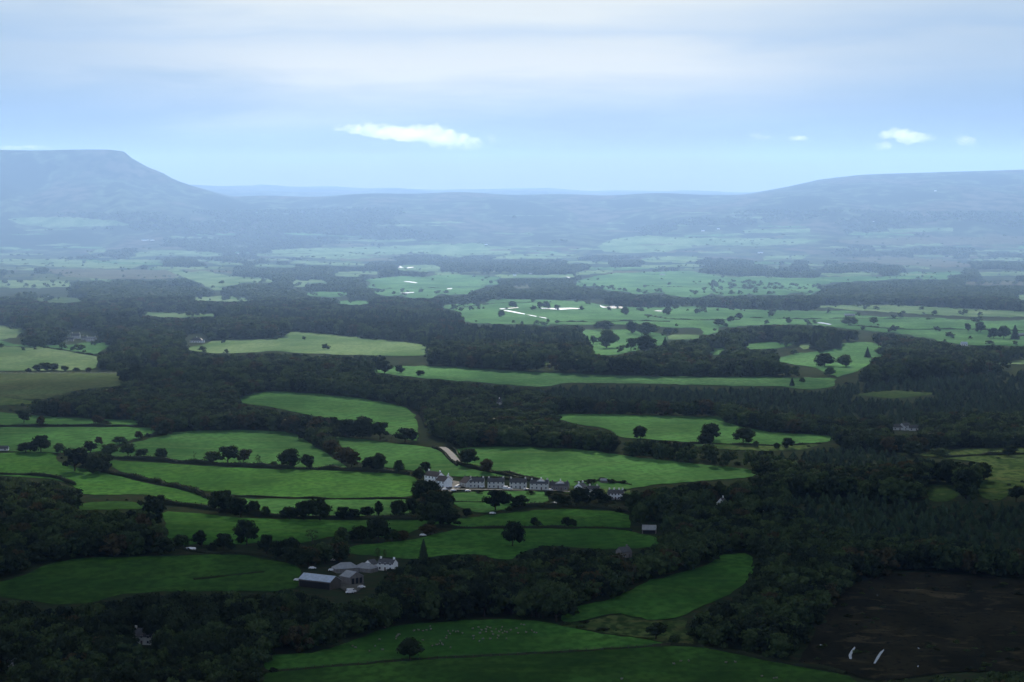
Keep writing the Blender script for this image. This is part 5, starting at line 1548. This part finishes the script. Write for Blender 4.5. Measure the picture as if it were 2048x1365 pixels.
# small bright clouds low over the ridge
def cloud(cx, cy, parts, dist, dens, label):
    b = bmesh.new(); rng = random.Random(int(cx))
    k = dist / F
    for (px, py, rx, ry) in parts:
        r = bmesh.ops.create_icosphere(b, subdivisions=3, radius=1)
        for v in r['verts']:
            n = 1.12 + .30 * math.sin(v.co.x * 5 + px) * math.cos(v.co.z * 6 + py) + .2 * math.sin(v.co.y * 9 + v.co.x * 11)
            v.co = Vector((v.co.x * rx * n + (px - cx), v.co.y * rx * .8, v.co.z * ry * n - (py - cy)))
    me = bpy.data.meshes.new('cloud'); b.to_mesh(me); b.free()
    m, cnt, cout = new_mat('cloud_vapour')
    v = N(cnt, 'ShaderNodeVolumePrincipled', Anisotropy=.6); v.inputs['Color'].default_value = (1, 1, 1, 1)
    tcc = cnt.nodes.new('ShaderNodeTexCoord'); nn = N(cnt, 'ShaderNodeTexNoise', Scale=.075, Detail=5.0, Roughness=.6); cnt.links.new(tcc.outputs['Object'], nn.inputs['Vector'])
    ext = [max(abs(p[0] - cx) + p[2] for p in parts) * 1.12, max(abs(p[1] - cy) + p[3] for p in parts) * 1.15]
    mp = cnt.nodes.new('ShaderNodeMapping'); mp.inputs['Scale'].default_value = (1 / ext[0], 0, 1 / ext[1]); cnt.links.new(tcc.outputs['Object'], mp.inputs[0])
    ln = cnt.nodes.new('ShaderNodeVectorMath'); ln.operation = 'LENGTH'; cnt.links.new(mp.outputs[0], ln.inputs[0])
    sb = cnt.nodes.new('ShaderNodeMath'); sb.operation = 'MULTIPLY_ADD'; sb.inputs[1].default_value = -.30; cnt.links.new(ln.outputs['Value'], sb.inputs[0]); cnt.links.new(nn.outputs['Fac'], sb.inputs[2])
    mr = cnt.nodes.new('ShaderNodeMapRange'); mr.inputs[1].default_value = .16; mr.inputs[2].default_value = .55; mr.inputs[4].default_value = dens * 1.55; cnt.links.new(sb.outputs[0], mr.inputs[0])
    cnt.links.new(mr.outputs[0], v.inputs['Density'])
    cnt.links.new(v.outputs[0], cout.inputs['Volume']); me.materials.append(m)
    o = link('cloud', me); o.scale = (k, k, k)
    o.location = ((cx - 1024) / F * dist, dist, CAM_Z + dist * float(elev(cy)))
    rm = o.modifiers.new('one_skin', 'REMESH'); rm.mode = 'VOXEL'; rm.voxel_size = 3.0
    return tag(o, label, 'cloud')


cloud(815, 275, [(690,256,26,7),(730,258,34,11),(775,264,38,13),(820,268,42,15),(860,264,34,15),(890,276,40,17),(925,284,34,14),(945,292,22,8)], 38000, .0014, 'long wedge of white cloud low over the valley head')
cloud(1800, 274, [(1770,270,16,8),(1798,268,24,11),(1818,276,24,12),(1762,293,20,8),(1842,276,18,8),(1862,274,9,7)], 38000, .0014, 'brightest puffy white cloud over the long hill')
cloud(1595, 276, [(1585,277,11,5),(1600,277,14,6)], 38000, .0014, 'smallest white cloud between the wedge and the brightest cloud')
cloud(1926, 280, [(1915,275,10,8),(1930,283,18,9),(1944,288,8,5)], 38000, .0009, 'faint ragged cloud beside the brightest cloud')
cloud(985, 276, [(978,272,9,6),(985,280,8,9)], 38000, .0005, 'faint wisp at the end of the long wedge of cloud')
cloud(50, 295, [(20,296,26,4),(70,294,22,4),(100,296,14,3)], 38000, .0006, 'thin pale cloud peeping over the flat top of the table hill')
cloud(1515, 272, [(1508,270,12,6),(1530,276,18,4)], 38000, .0005, 'faint wisp before the smallest white cloud')

cam = bpy.data.cameras.new('camera'); cam.sensor_width = 36; cam.lens = 36 * F / 2048; cam.clip_start = 1; cam.clip_end = 60000
co = bpy.data.objects.new('camera', cam); COL.objects.link(co); co.location = (0, 0, CAM_Z); co.rotation_euler = (PI / 2 - PITCH, 0, 0)
SC.camera = co
SC.view_settings.view_transform = 'Standard'; SC.view_settings.look = 'None'; SC.view_settings.gamma = 1; SC.view_settings.exposure = 0.65
SC.cycles.use_denoising = True; SC.cycles.max_bounces = 5; SC.cycles.diffuse_bounces = 2; SC.cycles.transparent_max_bounces = 12; SC.cycles.volume_bounces = 0; SC.cycles.use_adaptive_sampling = False
